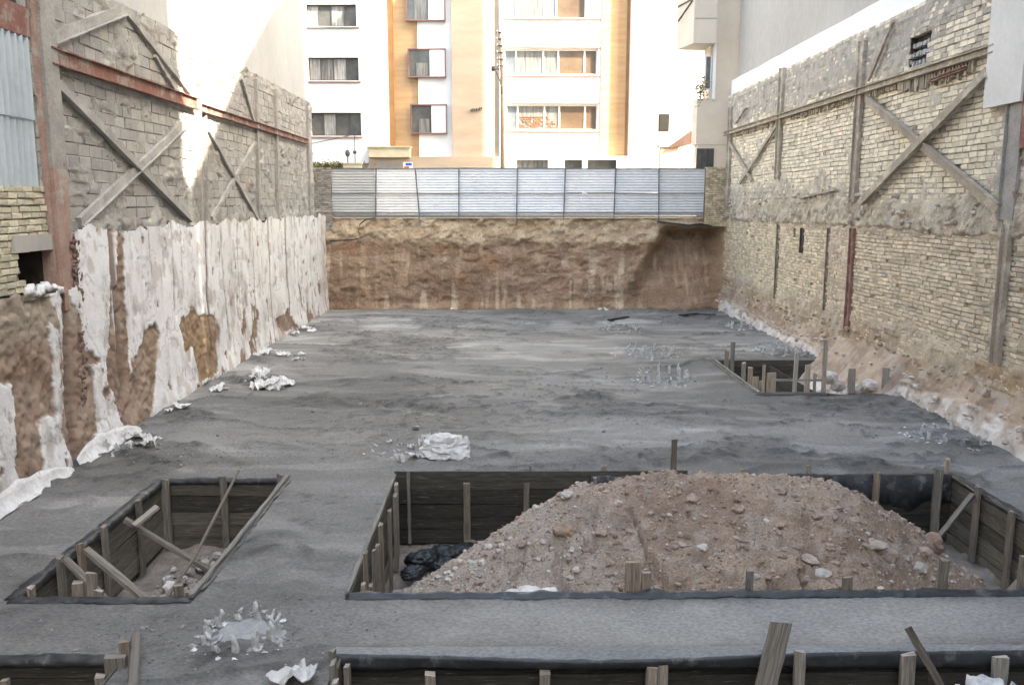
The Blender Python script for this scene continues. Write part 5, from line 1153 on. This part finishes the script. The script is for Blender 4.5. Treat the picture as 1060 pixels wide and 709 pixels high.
x0, z0 = WY(1018, 700, 7.35); mb = MB(); shard(mb, (x0, 7.2, z0 - .25), .34, (1.5, .9, .4), .1, n=16); setp(mb.build('plastic_sheet', M['plastic'], None, True), 'white plastic bundle in the foreground pit at the lower right corner', 'plastic sheet')
g4 = 'pale stones along the foot of the back bank'
for i in range(12): u = random.choice([rnd(560, 640), rnd(380, 640), rnd(590, 625)]); scrap(u, rnd(318.5, 322), rnd(.06, .12), 'pale stone lying at the foot of the back earth bank', 'foam', (1.3, .8, .6), g4, 'stone', 'stone', 2, .4)
for (u0, v0, u1, v1, w, lab) in ((630, 333, 650, 330.5, .16, 'short dark board lying alone on the slab near the back bank'), (703, 328, 722, 327, .12, 'dark board at the foot of the bank in the back right corner'), (716, 327, 741, 328, .10, 'longer dark board closest to the back right corner')):
    p, q = G(u0, v0), G(u1, v1); mb = MB(); mb.beam((*p, .07), (*q, .09), w, .05, segs=4, jit=.01, col=(.04, .035, .03)); setp(mb.build('loose_board', M['wood']), lab, 'board')
random.seed(77)
mb = MB()
for (u, v, su, sv, n) in ((60, 590, 50, 20, 60), (150, 660, 90, 30, 160), (300, 650, 60, 30, 120), (440, 440, 80, 18, 160), (250, 470, 130, 12, 200), (610, 400, 60, 18, 90), (520, 500, 200, 12, 60), (370, 430, 90, 30, 140), (690, 332, 18, 3, 60), (960, 455, 50, 12, 80), (380, 600, 30, 60, 40), (640, 440, 60, 18, 50)):
    for i in range(n):
        x, y = G(random.gauss(u, su * .6), min(max(random.gauss(v, sv * .6), 330), 705))
        if any(p[0] - .12 < x < p[1] + .12 and p[2] - .12 < y < p[3] + .12 for p in PITS.values()) or abs(x) > 8.6 or x < -7.2: continue
        r_ = rnd(.005, .016) * (1 + max(0, y - 12) * .04) * (2 if rnd(0, 1) < .06 else 1); k = rnd(.75, 1.35); lump(mb, (x, y, slabz(x, y) + r_ * .3), r_, (1.2, 1, .8), .5, sub=1, col=(.27 * k, .268 * k, .262 * k))
setp(mb.build('slab_crumbs', M['stone']), 'crumbs and clods of concrete scattered on the slab', 'crumbs', kind='stuff')

# ------------------------------------------------------------ world, sun, camera
w = bpy.data.worlds.new('World'); SC.world = w; w.use_nodes = True; nt = w.node_tree
sky = nt.nodes.new('ShaderNodeTexSky'); sky.sky_type = 'NISHITA'; sky.sun_disc = False
sky.sun_elevation = EL; sky.sun_rotation = math.atan2(-SUN.x, -SUN.y); sky.dust_density = 4.0; sky.ozone_density = .4; sky.air_density = .8
nt.links.new(sky.outputs[0], nt.nodes['Background'].inputs[0]); nt.nodes['Background'].inputs[1].default_value = .15
sd = bpy.data.lights.new('sun', 'SUN'); sd.energy = 3.2; sd.angle = R(.53); sd.color = (1, .95, .87)
so = bpy.data.objects.new('sun', sd); COL.objects.link(so); so.rotation_euler = SUN.to_track_quat('-Z', 'Y').to_euler(); so.location = (20, 0, 40)
cd = bpy.data.cameras.new('camera'); co = bpy.data.objects.new('camera', cd); COL.objects.link(co)
cd.sensor_width = 36; cd.lens = 36 * F / 1060; cd.clip_end = 1000; cd.clip_start = .1
co.location = (0, 0, H); co.rotation_euler = (math.pi / 2 - PITCH, 0, -YAW); SC.camera = co
vs = SC.view_settings; vs.view_transform = 'Standard'; vs.look = 'None'; vs.gamma = 1; vs.exposure = 3.0
try:
    vs.use_curve_mapping = False; vs.use_white_balance = True; vs.white_balance_temperature = 7350; vs.white_balance_tint = 3
except Exception: pass
